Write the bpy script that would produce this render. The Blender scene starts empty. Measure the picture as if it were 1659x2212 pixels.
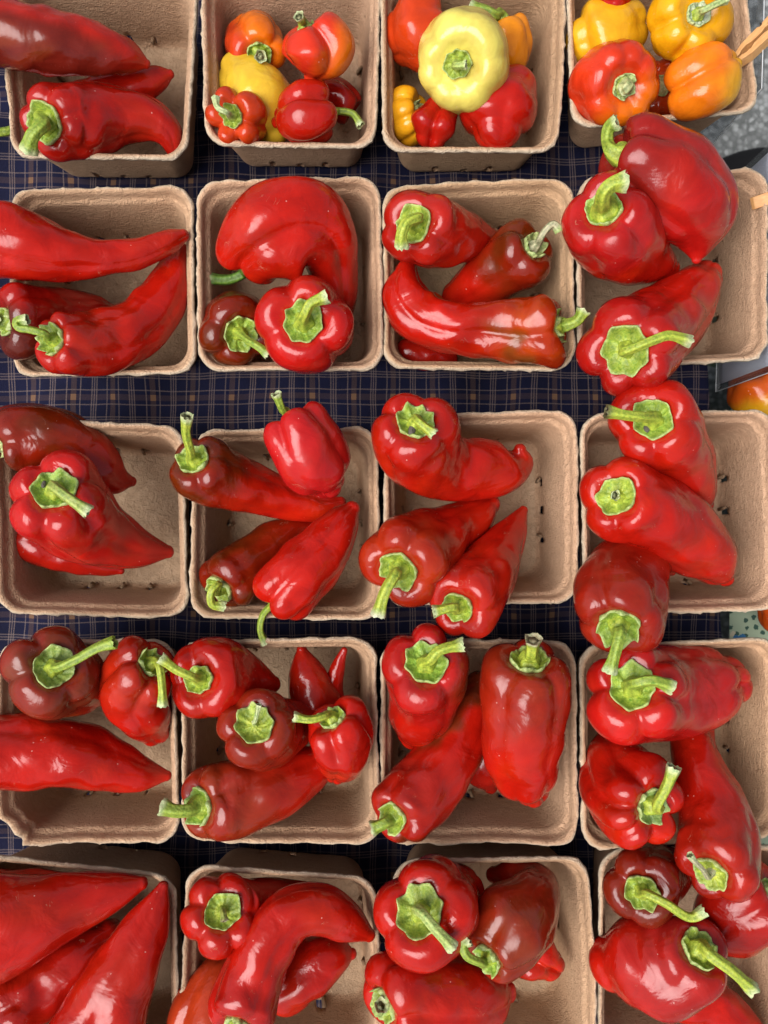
import bpy, math, random
import numpy as np
from mathutils import Vector

# ------------------------------------------------------------------ camera, sky, sun, exposure
scene = bpy.context.scene
COL = scene.collection
CAM_Z = 0.75            # metres above the table top
FPX = 1797.0            # focal length in photo pixels (photo 1659 x 2212)
cam_d = bpy.data.cameras.new('camera')
cam = bpy.data.objects.new('camera', cam_d); COL.objects.link(cam)
cam.location = (0, 0, CAM_Z); cam.rotation_euler = (0, 0, 0)
cam_d.sensor_fit = 'HORIZONTAL'; cam_d.sensor_width = 24.0
cam_d.lens = 24.0 * FPX / 1659.0
cam_d.clip_start = 0.02; cam_d.clip_end = 500
cam_d.dof.use_dof = True; cam_d.dof.focus_distance = 0.65; cam_d.dof.aperture_fstop = 8.0
scene.camera = cam
scene.render.resolution_x, scene.render.resolution_y = 768, 1024

SUN_EL, SUN_AZ = math.radians(60), math.radians(245)     # azimuth measured clockwise from +Y (image up)
w = bpy.data.worlds.new('World'); scene.world = w; w.use_nodes = True
nt = w.node_tree; nt.nodes.clear()
out = nt.nodes.new('ShaderNodeOutputWorld'); bg = nt.nodes.new('ShaderNodeBackground')
sky = nt.nodes.new('ShaderNodeTexSky'); sky.sky_type = 'NISHITA'; sky.sun_disc = False
sky.sun_elevation = SUN_EL; sky.sun_rotation = SUN_AZ; sky.dust_density = 3.0; sky.air_density = 1.0; sky.ozone_density = 1.0
hs = nt.nodes.new('ShaderNodeHueSaturation'); hs.inputs['Saturation'].default_value = 0.42
nt.links.new(sky.outputs[0], hs.inputs['Color']); nt.links.new(hs.outputs[0], bg.inputs['Color'])
bg.inputs['Strength'].default_value = 0.07
nt.links.new(bg.outputs[0], out.inputs[0])
sd = bpy.data.lights.new('sun', 'SUN'); sd.energy = 2.5; sd.angle = math.radians(48); sd.color = (1.0, 0.97, 0.95)
sun = bpy.data.objects.new('sun', sd); COL.objects.link(sun)
dirv = Vector((math.sin(SUN_AZ) * math.cos(SUN_EL), math.cos(SUN_AZ) * math.cos(SUN_EL), math.sin(SUN_EL)))
sun.rotation_euler = (-dirv).to_track_quat('-Z', 'Y').to_euler()
vs = scene.view_settings
vs.view_transform = 'Standard'; vs.look = 'None'; vs.exposure = 0.82; vs.gamma = 1.0; vs.use_curve_mapping = False
scene.cycles.use_denoising = True
scene.cycles.max_bounces = 6; scene.cycles.diffuse_bounces = 4; scene.cycles.glossy_bounces = 3
scene.cycles.use_adaptive_sampling = True; scene.cycles.adaptive_threshold = 0.02

# ------------------------------------------------------------------ helpers
def W(u, v, zcm):
    """world point (metres) that stands at height zcm above the table where the photo shows (u, v)"""
    s = (CAM_Z - zcm / 100.0) / FPX
    return np.array([(u - 829.5) * s, (1106.0 - v) * s, zcm / 100.0])
def PX(zcm): return (CAM_Z - zcm / 100.0) / FPX         # metres per photo pixel at that height

def mesh_obj(name, verts, faces, mat, parent=None, cols=None, smooth=True):
    me = bpy.data.meshes.new(name)
    me.from_pydata([tuple(map(float, p)) for p in verts], [], faces)
    if cols is not None:
        a = me.color_attributes.new('Col', 'FLOAT_COLOR', 'POINT')
        c = np.ones((len(verts), 4), dtype=np.float32); c[:, :cols.shape[1]] = cols
        a.data.foreach_set('color', c.ravel())
    if smooth: me.polygons.foreach_set('use_smooth', [True] * len(me.polygons))
    me.materials.append(mat)
    o = bpy.data.objects.new(name, me); COL.objects.link(o)
    if parent is not None: o.parent = parent
    return o
def tag(o, label=None, cat=None, group=None, kind=None):
    for k, v in (('label', label), ('category', cat), ('group', group), ('kind', kind)):
        if v: o[k] = v
    return o
def empty(name, loc):
    o = bpy.data.objects.new(name, None); o.empty_display_size = 0.01; COL.objects.link(o); o.location = tuple(map(float, loc)); return o
def grid_faces(nr, nc, wrap=True, off=0):
    f = []
    m = nc if wrap else nc - 1
    for i in range(nr - 1):
        for j in range(m):
            k = (j + 1) % nc
            f.append((off + i * nc + j, off + i * nc + k, off + (i + 1) * nc + k, off + (i + 1) * nc + j))
    return f
def catmull(P, n):
    P = np.array(P, float)
    if len(P) == 2: return P[0] + (P[1] - P[0]) * np.linspace(0, 1, n)[:, None]
    d = np.maximum(np.linalg.norm(np.diff(P[:, :3], axis=0), axis=1), 1e-6) ** 0.5
    t = np.concatenate([[0], np.cumsum(d)])
    m = np.zeros_like(P)                                   # finite-difference tangents, limited
    m[1:-1] = (P[2:] - P[:-2]) / (t[2:] - t[:-2])[:, None]
    m[0] = (P[1] - P[0]) / (t[1] - t[0]); m[-1] = (P[-1] - P[-2]) / (t[-1] - t[-2])
    q = np.linspace(0, t[-1], n); o = np.zeros((n, P.shape[1]))
    for i, x in enumerate(q):
        k = min(max(np.searchsorted(t, x, 'right') - 1, 0), len(t) - 2)
        h = t[k + 1] - t[k]; s = (x - t[k]) / h
        o[i] = ((2*s**3-3*s**2+1)*P[k] + (s**3-2*s**2+s)*h*m[k] + (-2*s**3+3*s**2)*P[k+1] + (s**3-s**2)*h*m[k+1])
    return o
class Spine:
    """dense curve with parallel-transported frames, sampled by arc length"""
    def __init__(self, P, n=160):
        c = catmull(P, n)
        self.p = c[:, :3]; self.r = np.maximum(c[:, 3], 1e-4) if c.shape[1] > 3 else None
        d = np.linalg.norm(np.diff(self.p, axis=0), axis=1)
        self.s = np.concatenate([[0], np.cumsum(d)]); self.L = self.s[-1]
        T = np.gradient(self.p, axis=0); T /= np.linalg.norm(T, axis=1)[:, None]
        if self.r is not None:                               # ring planes turn no faster than the girth allows
            su = np.linspace(0, self.L, n); Tu = np.stack([np.interp(su, self.s, T[:, k]) for k in range(3)], -1)
            sig = 0.55 * float(np.median(self.r)) / (self.L / n); hw = int(3 * sig) + 1
            ker = np.exp(-0.5 * (np.arange(-hw, hw + 1) / sig) ** 2); ker /= ker.sum()
            Tu = np.stack([np.convolve(np.pad(Tu[:, k], hw, 'edge'), ker, 'valid') for k in range(3)], -1)
            T = np.stack([np.interp(self.s, su, Tu[:, k]) for k in range(3)], -1); T /= np.linalg.norm(T, axis=1)[:, None]
        N = np.zeros_like(T)
        a = np.array([0, 0, 1.0]) if abs(T[0][2]) < 0.8 else np.array([0, 1.0, 0])
        v = a - T[0] * a.dot(T[0]); N[0] = v / np.linalg.norm(v)
        for i in range(1, n):
            v = N[i-1] - T[i] * N[i-1].dot(T[i]); N[i] = v / np.linalg.norm(v)
        self.T, self.N = T, N; self.B = np.cross(T, N)
    def at(self, s):
        sc = np.clip(s, 0, self.L)
        f = lambda A: np.stack([np.interp(sc, self.s, A[:, k]) for k in range(3)], -1)
        p, T, N, B = f(self.p), f(self.T), f(self.N), f(self.B)
        p = p + T * (s - sc)[..., None]
        return p, T, N, B
    def rad(self, s): return np.interp(np.clip(s, 0, self.L), self.s, self.r)
def smooth01(x): x = np.clip(x, 0, 1); return x * x * (3 - 2 * x)

# ------------------------------------------------------------------ materials
def new_mat(name):
    m = bpy.data.materials.new(name); m.use_nodes = True
    n = m.node_tree.nodes; b = n['Principled BSDF']
    return m, n, m.node_tree.links, b
def N(n, t, **kw):
    x = n.new(t)
    for k, v in kw.items(): setattr(x, k, v)
    return x
def math_(n, l, op, a, b=None, c=None, clamp=False):
    x = n.new('ShaderNodeMath'); x.operation = op; x.use_clamp = clamp
    for i, y in enumerate((a, b, c)):
        if y is None: continue
        if isinstance(y, (int, float)): x.inputs[i].default_value = y
        else: l.new(y, x.inputs[i])
    return x.outputs[0]
def mixc(n, l, fac, a, b, mode='MIX'):
    x = n.new('ShaderNodeMix'); x.data_type = 'RGBA'; x.blend_type = mode
    for i, y in ((0, fac), (6, a), (7, b)):
        if isinstance(y, (int, float)): x.inputs[i].default_value = y
        elif isinstance(y, tuple): x.inputs[i].default_value = (*y, 1)
        else: l.new(y, x.inputs[i])
    return x.outputs[2]
def noise(n, l, vec, scale, detail=3, rough=0.5, dist=0.0):
    x = n.new('ShaderNodeTexNoise'); x.inputs['Scale'].default_value = scale; x.inputs['Detail'].default_value = detail
    x.inputs['Roughness'].default_value = rough; x.inputs['Distortion'].default_value = dist
    if vec is not None: l.new(vec, x.inputs['Vector'])
    return x.outputs['Fac']
def ramp(n, l, fac, a, b):
    x = n.new('ShaderNodeMapRange'); x.inputs[1].default_value = a; x.inputs[2].default_value = b; x.clamp = True
    l.new(fac, x.inputs[0]); return x.outputs[0]

def make_skin():
    m, n, l, b = new_mat('pepper_skin')
    co = N(n, 'ShaderNodeTexCoord').outputs['Object']
    at = N(n, 'ShaderNodeVertexColor'); at.layer_name = 'Col'
    f1 = noise(n, l, co, 45, 4, 0.6, 0.4)
    c = mixc(n, l, ramp(n, l, f1, 0.35, 0.75), at.outputs[0], mixc(n, l, 1.0, at.outputs[0], (0.72, 0.62, 0.6), 'MULTIPLY'))
    vor = N(n, 'ShaderNodeTexVoronoi'); vor.inputs['Scale'].default_value = 150; l.new(co, vor.inputs['Vector'])
    sp = math_(n, l, 'LESS_THAN', vor.outputs['Distance'], 0.085)
    sel = math_(n, l, 'GREATER_THAN', noise(n, l, co, 70, 2), 0.60)
    sp = math_(n, l, 'MULTIPLY', math_(n, l, 'MULTIPLY', sp, sel), 0.35)
    c = mixc(n, l, sp, c, (0.75, 0.5, 0.42))
    sc1 = math_(n, l, 'LESS_THAN', math_(n, l, 'ABSOLUTE', math_(n, l, 'SUBTRACT', noise(n, l, co, 55, 3, 0.6, 1.5), 0.5)), 0.006)
    sc2 = math_(n, l, 'GREATER_THAN', noise(n, l, co, 48, 2, 0.5, 0.5), 0.67)
    c = mixc(n, l, math_(n, l, 'MULTIPLY', math_(n, l, 'MULTIPLY', sc1, sc2), 0.22), c, (0.55, 0.30, 0.18))
    l.new(c, b.inputs['Base Color'])
    r = ramp(n, l, noise(n, l, co, 60, 4, 0.65), 0.3, 0.75)
    l.new(math_(n, l, 'MULTIPLY_ADD', r, 0.20, 0.10), b.inputs['Roughness'])
    b.inputs['Specular IOR Level'].default_value = 0.42
    bm = N(n, 'ShaderNodeBump'); bm.inputs['Distance'].default_value = 0.0045; bm.inputs['Strength'].default_value = 0.42
    h = math_(n, l, 'ADD', noise(n, l, co, 42, 3, 0.45, 0.8), math_(n, l, 'MULTIPLY', noise(n, l, co, 260, 3, 0.6), 0.05))
    l.new(h, bm.inputs['Height']); l.new(bm.outputs[0], b.inputs['Normal'])
    return m
def make_green(name, dry=False):
    m, n, l, b = new_mat(name)
    co = N(n, 'ShaderNodeTexCoord').outputs['Object']
    at = N(n, 'ShaderNodeVertexColor'); at.layer_name = 'Col'
    f = ramp(n, l, noise(n, l, co, 420, 4, 0.65, 0.6), 0.42, 0.72)
    dark = mixc(n, l, 1.0, at.outputs[0], (0.36, 0.56, 0.38), 'MULTIPLY')
    c = mixc(n, l, f, at.outputs[0], dark)
    f2 = ramp(n, l, noise(n, l, co, 900, 2), 0.66, 0.72)
    c = mixc(n, l, math_(n, l, 'MULTIPLY', f2, 0.25), c, (0.35, 0.30, 0.12))
    l.new(c, b.inputs['Base Color']); b.inputs['Roughness'].default_value = 0.5
    bm = N(n, 'ShaderNodeBump'); bm.inputs['Distance'].default_value = 0.0015; bm.inputs['Strength'].default_value = 0.6
    l.new(noise(n, l, co, 500, 3), bm.inputs['Height']); l.new(bm.outputs[0], b.inputs['Normal'])
    return m
def make_pulp():
    m, n, l, b = new_mat('moulded_pulp')
    co = N(n, 'ShaderNodeTexCoord').outputs['Object']
    at = N(n, 'ShaderNodeVertexColor'); at.layer_name = 'Col'
    mp = N(n, 'ShaderNodeMapping'); mp.inputs['Scale'].default_value = (1, 1, 2.2); l.new(co, mp.inputs[0])
    f = noise(n, l, mp.outputs[0], 150, 6, 0.68, 1.0)
    g = noise(n, l, co, 18, 3)
    c = mixc(n, l, ramp(n, l, f, 0.3, 0.75), mixc(n, l, 1.0, at.outputs[0], (0.80, 0.76, 0.72), 'MULTIPLY'), at.outputs[0])
    c = mixc(n, l, ramp(n, l, g, 0.45, 0.8), c, mixc(n, l, 1.0, c, (0.86, 0.80, 0.76), 'MULTIPLY'))
    sp = math_(n, l, 'GREATER_THAN', noise(n, l, co, 700, 1), 0.76)
    c = mixc(n, l, math_(n, l, 'MULTIPLY', sp, 0.5), c, (0.12, 0.07, 0.04))
    l.new(c, b.inputs['Base Color']); b.inputs['Roughness'].default_value = 0.82; b.inputs['Specular IOR Level'].default_value = 0.3
    bm = N(n, 'ShaderNodeBump'); bm.inputs['Distance'].default_value = 0.0045; bm.inputs['Strength'].default_value = 1.0
    l.new(math_(n, l, 'ADD', f, math_(n, l, 'MULTIPLY', noise(n, l, co, 900, 2), 0.3)), bm.inputs['Height']); l.new(bm.outputs[0], b.inputs['Normal'])
    return m
def stripes(n, l, x, pitch, specs, phase=0.0):
    """sum of stripe masks repeated every pitch; specs are (centre, width) as fractions"""
    t = math_(n, l, 'FRACT', math_(n, l, 'ADD', math_(n, l, 'DIVIDE', x, pitch), phase))
    acc = None
    for c, wd in specs:
        d = math_(n, l, 'ABSOLUTE', math_(n, l, 'SUBTRACT', t, c))
        k = math_(n, l, 'LESS_THAN', d, wd / 2)
        acc = k if acc is None else math_(n, l, 'MAXIMUM', acc, k)
    return acc
def make_plaid():
    m, n, l, b = new_mat('navy_plaid_cotton')
    co = N(n, 'ShaderNodeTexCoord').outputs['UV']
    warp = N(n, 'ShaderNodeTexNoise'); warp.inputs['Scale'].default_value = 9; l.new(co, warp.inputs['Vector'])
    vm = N(n, 'ShaderNodeVectorMath', operation='MULTIPLY_ADD'); l.new(warp.outputs['Color'], vm.inputs[0])
    vm.inputs[1].default_value = (0.011, 0.011, 0); l.new(co, vm.inputs[2])
    sx = N(n, 'ShaderNodeSeparateXYZ'); l.new(vm.outputs[0], sx.inputs[0])
    P1 = 0.0365
    thin = [(0.16, .026), (0.84, .026), (0.44, .026), (0.5, .026), (0.56, .026)]
    band = [(0.0, .13), (1.0, .13)]
    tx = stripes(n, l, sx.outputs[0], P1, thin, 0.62); ty = stripes(n, l, sx.outputs[1], P1 * 1.08, thin, 0.22)
    bx = stripes(n, l, sx.outputs[0], P1, band, 0.62); by = stripes(n, l, sx.outputs[1], P1 * 1.08, band, 0.22)
    weave = ramp(n, l, noise(n, l, co, 1500, 1), 0.35, 0.65)
    wob = math_(n, l, 'MULTIPLY_ADD', weave, 0.5, 0.5)
    c = mixc(n, l, ramp(n, l, noise(n, l, co, 30, 2), 0.3, 0.7), (0.0036, 0.0042, 0.018), (0.0058, 0.0068, 0.028))
    band_c = (0.16, 0.092, 0.058); thin_c = (0.27, 0.20, 0.17)
    c = mixc(n, l, math_(n, l, 'MULTIPLY', math_(n, l, 'MULTIPLY', bx, 0.27), wob), c, band_c)
    c = mixc(n, l, math_(n, l, 'MULTIPLY', math_(n, l, 'MULTIPLY', by, 0.17), wob), c, band_c)
    c = mixc(n, l, math_(n, l, 'MULTIPLY', math_(n, l, 'MULTIPLY', bx, by), 0.33), c, (0.33, 0.17, 0.07))
    c = mixc(n, l, math_(n, l, 'MULTIPLY', math_(n, l, 'MULTIPLY', tx, 0.40), wob), c, thin_c)
    c = mixc(n, l, math_(n, l, 'MULTIPLY', math_(n, l, 'MULTIPLY', ty, 0.34), wob), c, thin_c)
    l.new(c, b.inputs['Base Color']); b.inputs['Roughness'].default_value = 0.9; b.inputs['Specular IOR Level'].default_value = 0.2
    bm = N(n, 'ShaderNodeBump'); bm.inputs['Distance'].default_value = 0.0008; bm.inputs['Strength'].default_value = 0.5
    l.new(noise(n, l, co, 1200, 2), bm.inputs['Height']); l.new(bm.outputs[0], b.inputs['Normal'])
    return m
def make_floral():
    m, n, l, b = new_mat('green_floral_cotton')
    co = N(n, 'ShaderNodeTexCoord').outputs['UV']
    base = mixc(n, l, noise(n, l, co, 60, 2), (0.31, 0.39, 0.26), (0.38, 0.45, 0.30))
    def cells(scale, seed):
        mp = N(n, 'ShaderNodeMapping'); mp.inputs['Location'].default_value = (seed, seed * 1.7, 0); l.new(co, mp.inputs[0])
        wn = N(n, 'ShaderNodeTexNoise'); wn.inputs['Scale'].default_value = scale * 2.5; l.new(mp.outputs[0], wn.inputs['Vector'])
        vm = N(n, 'ShaderNodeVectorMath', operation='MULTIPLY_ADD'); l.new(wn.outputs['Color'], vm.inputs[0])
        k = 0.5 / scale; vm.inputs[1].default_value = (k, k, 0); l.new(mp.outputs[0], vm.inputs[2])
        v = N(n, 'ShaderNodeTexVoronoi'); v.voronoi_dimensions = '2D'; v.inputs['Scale'].default_value = scale
        l.new(vm.outputs[0], v.inputs['Vector']); return v
    v = cells(125, 0.3)
    leaf = math_(n, l, 'LESS_THAN', v.outputs['Distance'], 0.30)
    pick = N(n, 'ShaderNodeSeparateColor'); l.new(v.outputs['Color'], pick.inputs[0])
    leafk = math_(n, l, 'MULTIPLY', leaf, math_(n, l, 'GREATER_THAN', pick.outputs[0], 0.35))
    c = mixc(n, l, leafk, base, (0.035, 0.085, 0.06))
    v2 = cells(60, 0.9); p2 = N(n, 'ShaderNodeSeparateColor'); l.new(v2.outputs['Color'], p2.inputs[0])
    bud = math_(n, l, 'MULTIPLY', math_(n, l, 'LESS_THAN', v2.outputs['Distance'], 0.2), math_(n, l, 'GREATER_THAN', p2.outputs[1], 0.5))
    c = mixc(n, l, bud, c, (0.03, 0.14, 0.28))
    v3 = cells(48, 2.2); p3 = N(n, 'ShaderNodeSeparateColor'); l.new(v3.outputs['Color'], p3.inputs[0])
    fl = math_(n, l, 'MULTIPLY', math_(n, l, 'LESS_THAN', v3.outputs['Distance'], 0.13), math_(n, l, 'GREATER_THAN', p3.outputs[2], 0.35))
    c = mixc(n, l, fl, c, (0.55, 0.48, 0.32))
    l.new(c, b.inputs['Base Color']); b.inputs['Roughness'].default_value = 0.85
    return m
def make_asphalt():
    m, n, l, b = new_mat('asphalt')
    co = N(n, 'ShaderNodeTexCoord').outputs['Object']
    v = N(n, 'ShaderNodeTexVoronoi'); v.inputs['Scale'].default_value = 110; l.new(co, v.inputs['Vector'])
    p = N(n, 'ShaderNodeSeparateColor'); l.new(v.outputs['Color'], p.inputs[0])
    c = mixc(n, l, ramp(n, l, p.outputs[0], 0.2, 1.0), (0.13, 0.135, 0.13), (0.36, 0.37, 0.36))
    c = mixc(n, l, math_(n, l, 'MULTIPLY', ramp(n, l, v.outputs['Distance'], 0.35, 0.75), 0.7), c, (0.10, 0.105, 0.10))
    l.new(c, b.inputs['Base Color']); b.inputs['Roughness'].default_value = 0.9
    bm = N(n, 'ShaderNodeBump'); bm.inputs['Distance'].default_value = 0.004; l.new(p.outputs[0], bm.inputs['Height']); l.new(bm.outputs[0], b.inputs['Normal'])
    return m
def plain(name, col, rough=0.6, spec=0.5, metal=0.0):
    m, n, l, b = new_mat(name)
    co = N(n, 'ShaderNodeTexCoord').outputs['Object']
    f = noise(n, l, co, 120, 4)
    l.new(mixc(n, l, ramp(n, l, f, 0.35, 0.7), col, tuple(x * 0.8 for x in col)), b.inputs['Base Color'])
    b.inputs['Roughness'].default_value = rough; b.inputs['Specular IOR Level'].default_value = spec; b.inputs['Metallic'].default_value = metal
    return m
def make_wood():
    m, n, l, b = new_mat('clothespin_wood')
    co = N(n, 'ShaderNodeTexCoord').outputs['Object']
    mp = N(n, 'ShaderNodeMapping'); mp.inputs['Scale'].default_value = (0.12, 1, 1); l.new(co, mp.inputs[0])
    f = noise(n, l, mp.outputs[0], 600, 4, 0.6, 0.5)
    l.new(mixc(n, l, ramp(n, l, f, 0.3, 0.7), (0.50, 0.23, 0.075), (0.64, 0.36, 0.14)), b.inputs['Base Color'])
    b.inputs['Roughness'].default_value = 0.55
    return m
def make_plastic():
    m = bpy.data.materials.new('clear_plastic'); m.use_nodes = True
    n, l = m.node_tree.nodes, m.node_tree.links; n.clear()
    o = n.new('ShaderNodeOutputMaterial'); t = n.new('ShaderNodeBsdfTransparent'); g = n.new('ShaderNodeBsdfGlossy')
    t.inputs[0].default_value = (0.93, 0.94, 0.95, 1); g.inputs['Roughness'].default_value = 0.12
    lw = n.new('ShaderNodeLayerWeight'); lw.inputs[0].default_value = 0.25
    k = math_(n, l, 'MULTIPLY_ADD', lw.outputs['Facing'], 0.25, 0.05)
    x = n.new('ShaderNodeMixShader'); l.new(k, x.inputs[0]); l.new(t.outputs[0], x.inputs[1]); l.new(g.outputs[0], x.inputs[2]); l.new(x.outputs[0], o.inputs[0])
    return m
M_SKIN, M_GREEN, M_PULP = make_skin(), make_green('pepper_green'), make_pulp()
M_PLAID, M_FLORAL, M_ASPHALT = make_plaid(), make_floral(), make_asphalt()
M_WOOD, M_STEEL = make_wood(), plain('spring_steel', (0.45, 0.42, 0.38), 0.35, 0.5, 1.0)
def make_paper():
    m, n, l, b = new_mat('white_paper')
    b.inputs['Base Color'].default_value = (0.84, 0.85, 0.90, 1); b.inputs['Roughness'].default_value = 0.7
    t = n.new('ShaderNodeBsdfTranslucent'); t.inputs[0].default_value = (0.84, 0.85, 0.92, 1)
    x = n.new('ShaderNodeMixShader'); x.inputs[0].default_value = 0.4
    o = n['Material Output']; l.new(b.outputs[0], x.inputs[1]); l.new(t.outputs[0], x.inputs[2]); l.new(x.outputs[0], o.inputs[0])
    return m
M_PAPER, M_CLEAR = make_paper(), make_plastic()
M_SPOT = plain('dark_spot', (0.10, 0.085, 0.07), 0.8, 0.3)
M_BLACK = plain('black_cloth', (0.008, 0.008, 0.009), 0.8, 0.2)

# ------------------------------------------------------------------ ground and tablecloths
g = mesh_obj('ground', [(-40, -40, -0.75), (40, -40, -0.75), (40, 40, -0.75), (-40, 40, -0.75)], [(0, 1, 2, 3)], M_ASPHALT, smooth=False)
tag(g, kind='structure')

def cloth(name, outline_right, x0, y0, y1, z, mat, seed, nx=150, ny=190, wave=0.002, drop=0.70, left_drop=True):
    """a cloth over a table top: flat part with soft creases, right and far edges fall down the sides"""
    rng = np.random.RandomState(seed)
    ys = np.linspace(y0, y1, ny)
    xr = np.interp(ys, *outline_right)
    vs_, uv = [], []
    k = 14                                                   # columns and rows of the hanging sides
    for j, y in enumerate(ys):
        for i in range(nx):
            x = x0 + (xr[j] - x0) * i / (nx - 1)
            zz = z - wave * (0.5 + 0.5 * math.sin(x * 31 + 2.2 * math.sin(y * 9 + seed) + seed) * math.sin(y * 23 + 1.5 * math.sin(x * 14)))
            zz -= wave * 0.8 * (0.5 + 0.5 * math.sin(x * 88 + y * 60 + 3 * math.sin(y * 31)))
            vs_.append((x, y, zz)); uv.append((x, y))
        for i in range(1, k + 1):                            # right side
            h = drop * i / k
            bend = min(1.0, h / 0.02)
            x = xr[j] + 0.006 * bend + 0.012 * math.sin(y * 42 + seed) * min(1, h / 0.25)
            vs_.append((x, y, z - h)); uv.append((xr[j] + h, y))
    nc = nx + k
    f = [(j * nc + i, j * nc + i + 1, (j + 1) * nc + i + 1, (j + 1) * nc + i) for j in range(ny - 1) for i in range(nc - 1)]
    # far side
    off = len(vs_)
    for r in range(0, k + 1):
        h = drop * r / k
        for i in range(nx):
            x = x0 + (xr[-1] - x0) * i / (nx - 1)
            y = y1 + (0.004 * min(1, h / 0.02) + 0.012 * math.sin(x * 40) * min(1, h / 0.25) if r else 0)
            vs_.append((x, y, z - h if r else vs_[(ny - 1) * nc + i][2])); uv.append((x, y1 + h))
    f += [(off + r * nx + i, off + r * nx + i + 1, off + (r + 1) * nx + i + 1, off + (r + 1) * nx + i) for r in range(k) for i in range(nx - 1)]
    o = mesh_obj(name, vs_, f, mat)
    ul = o.data.uv_layers.new(name='UVMap')
    idx = np.zeros(len(o.data.loops), dtype=np.int32); o.data.loops.foreach_get('vertex_index', idx)
    ul.data.foreach_set('uv', np.array(uv, dtype=np.float32)[idx].ravel())
    return o
pc = cloth('plaid_tablecloth', ([-0.70, -0.21, -0.10, 0.11, 0.335, 0.60], [0.325, 0.316, 0.307, 0.2945, 0.2775, 0.262]), -0.75, -0.75, 0.62, 0.0, M_PLAID, 3, nx=220, ny=260, wave=0.006)
tag(pc, 'dark navy plaid tablecloth with thin tan stripes under all the baskets', 'tablecloth')
fc = cloth('floral_tablecloth', ([-0.8, 0.26], [0.75, 0.75]), 0.335, -0.75, 0.262, -0.055, M_FLORAL, 8, nx=60, ny=110, drop=0.66)
tag(fc, 'pale green floral tablecloth beyond the right edge of the plaid one', 'tablecloth')

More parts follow.
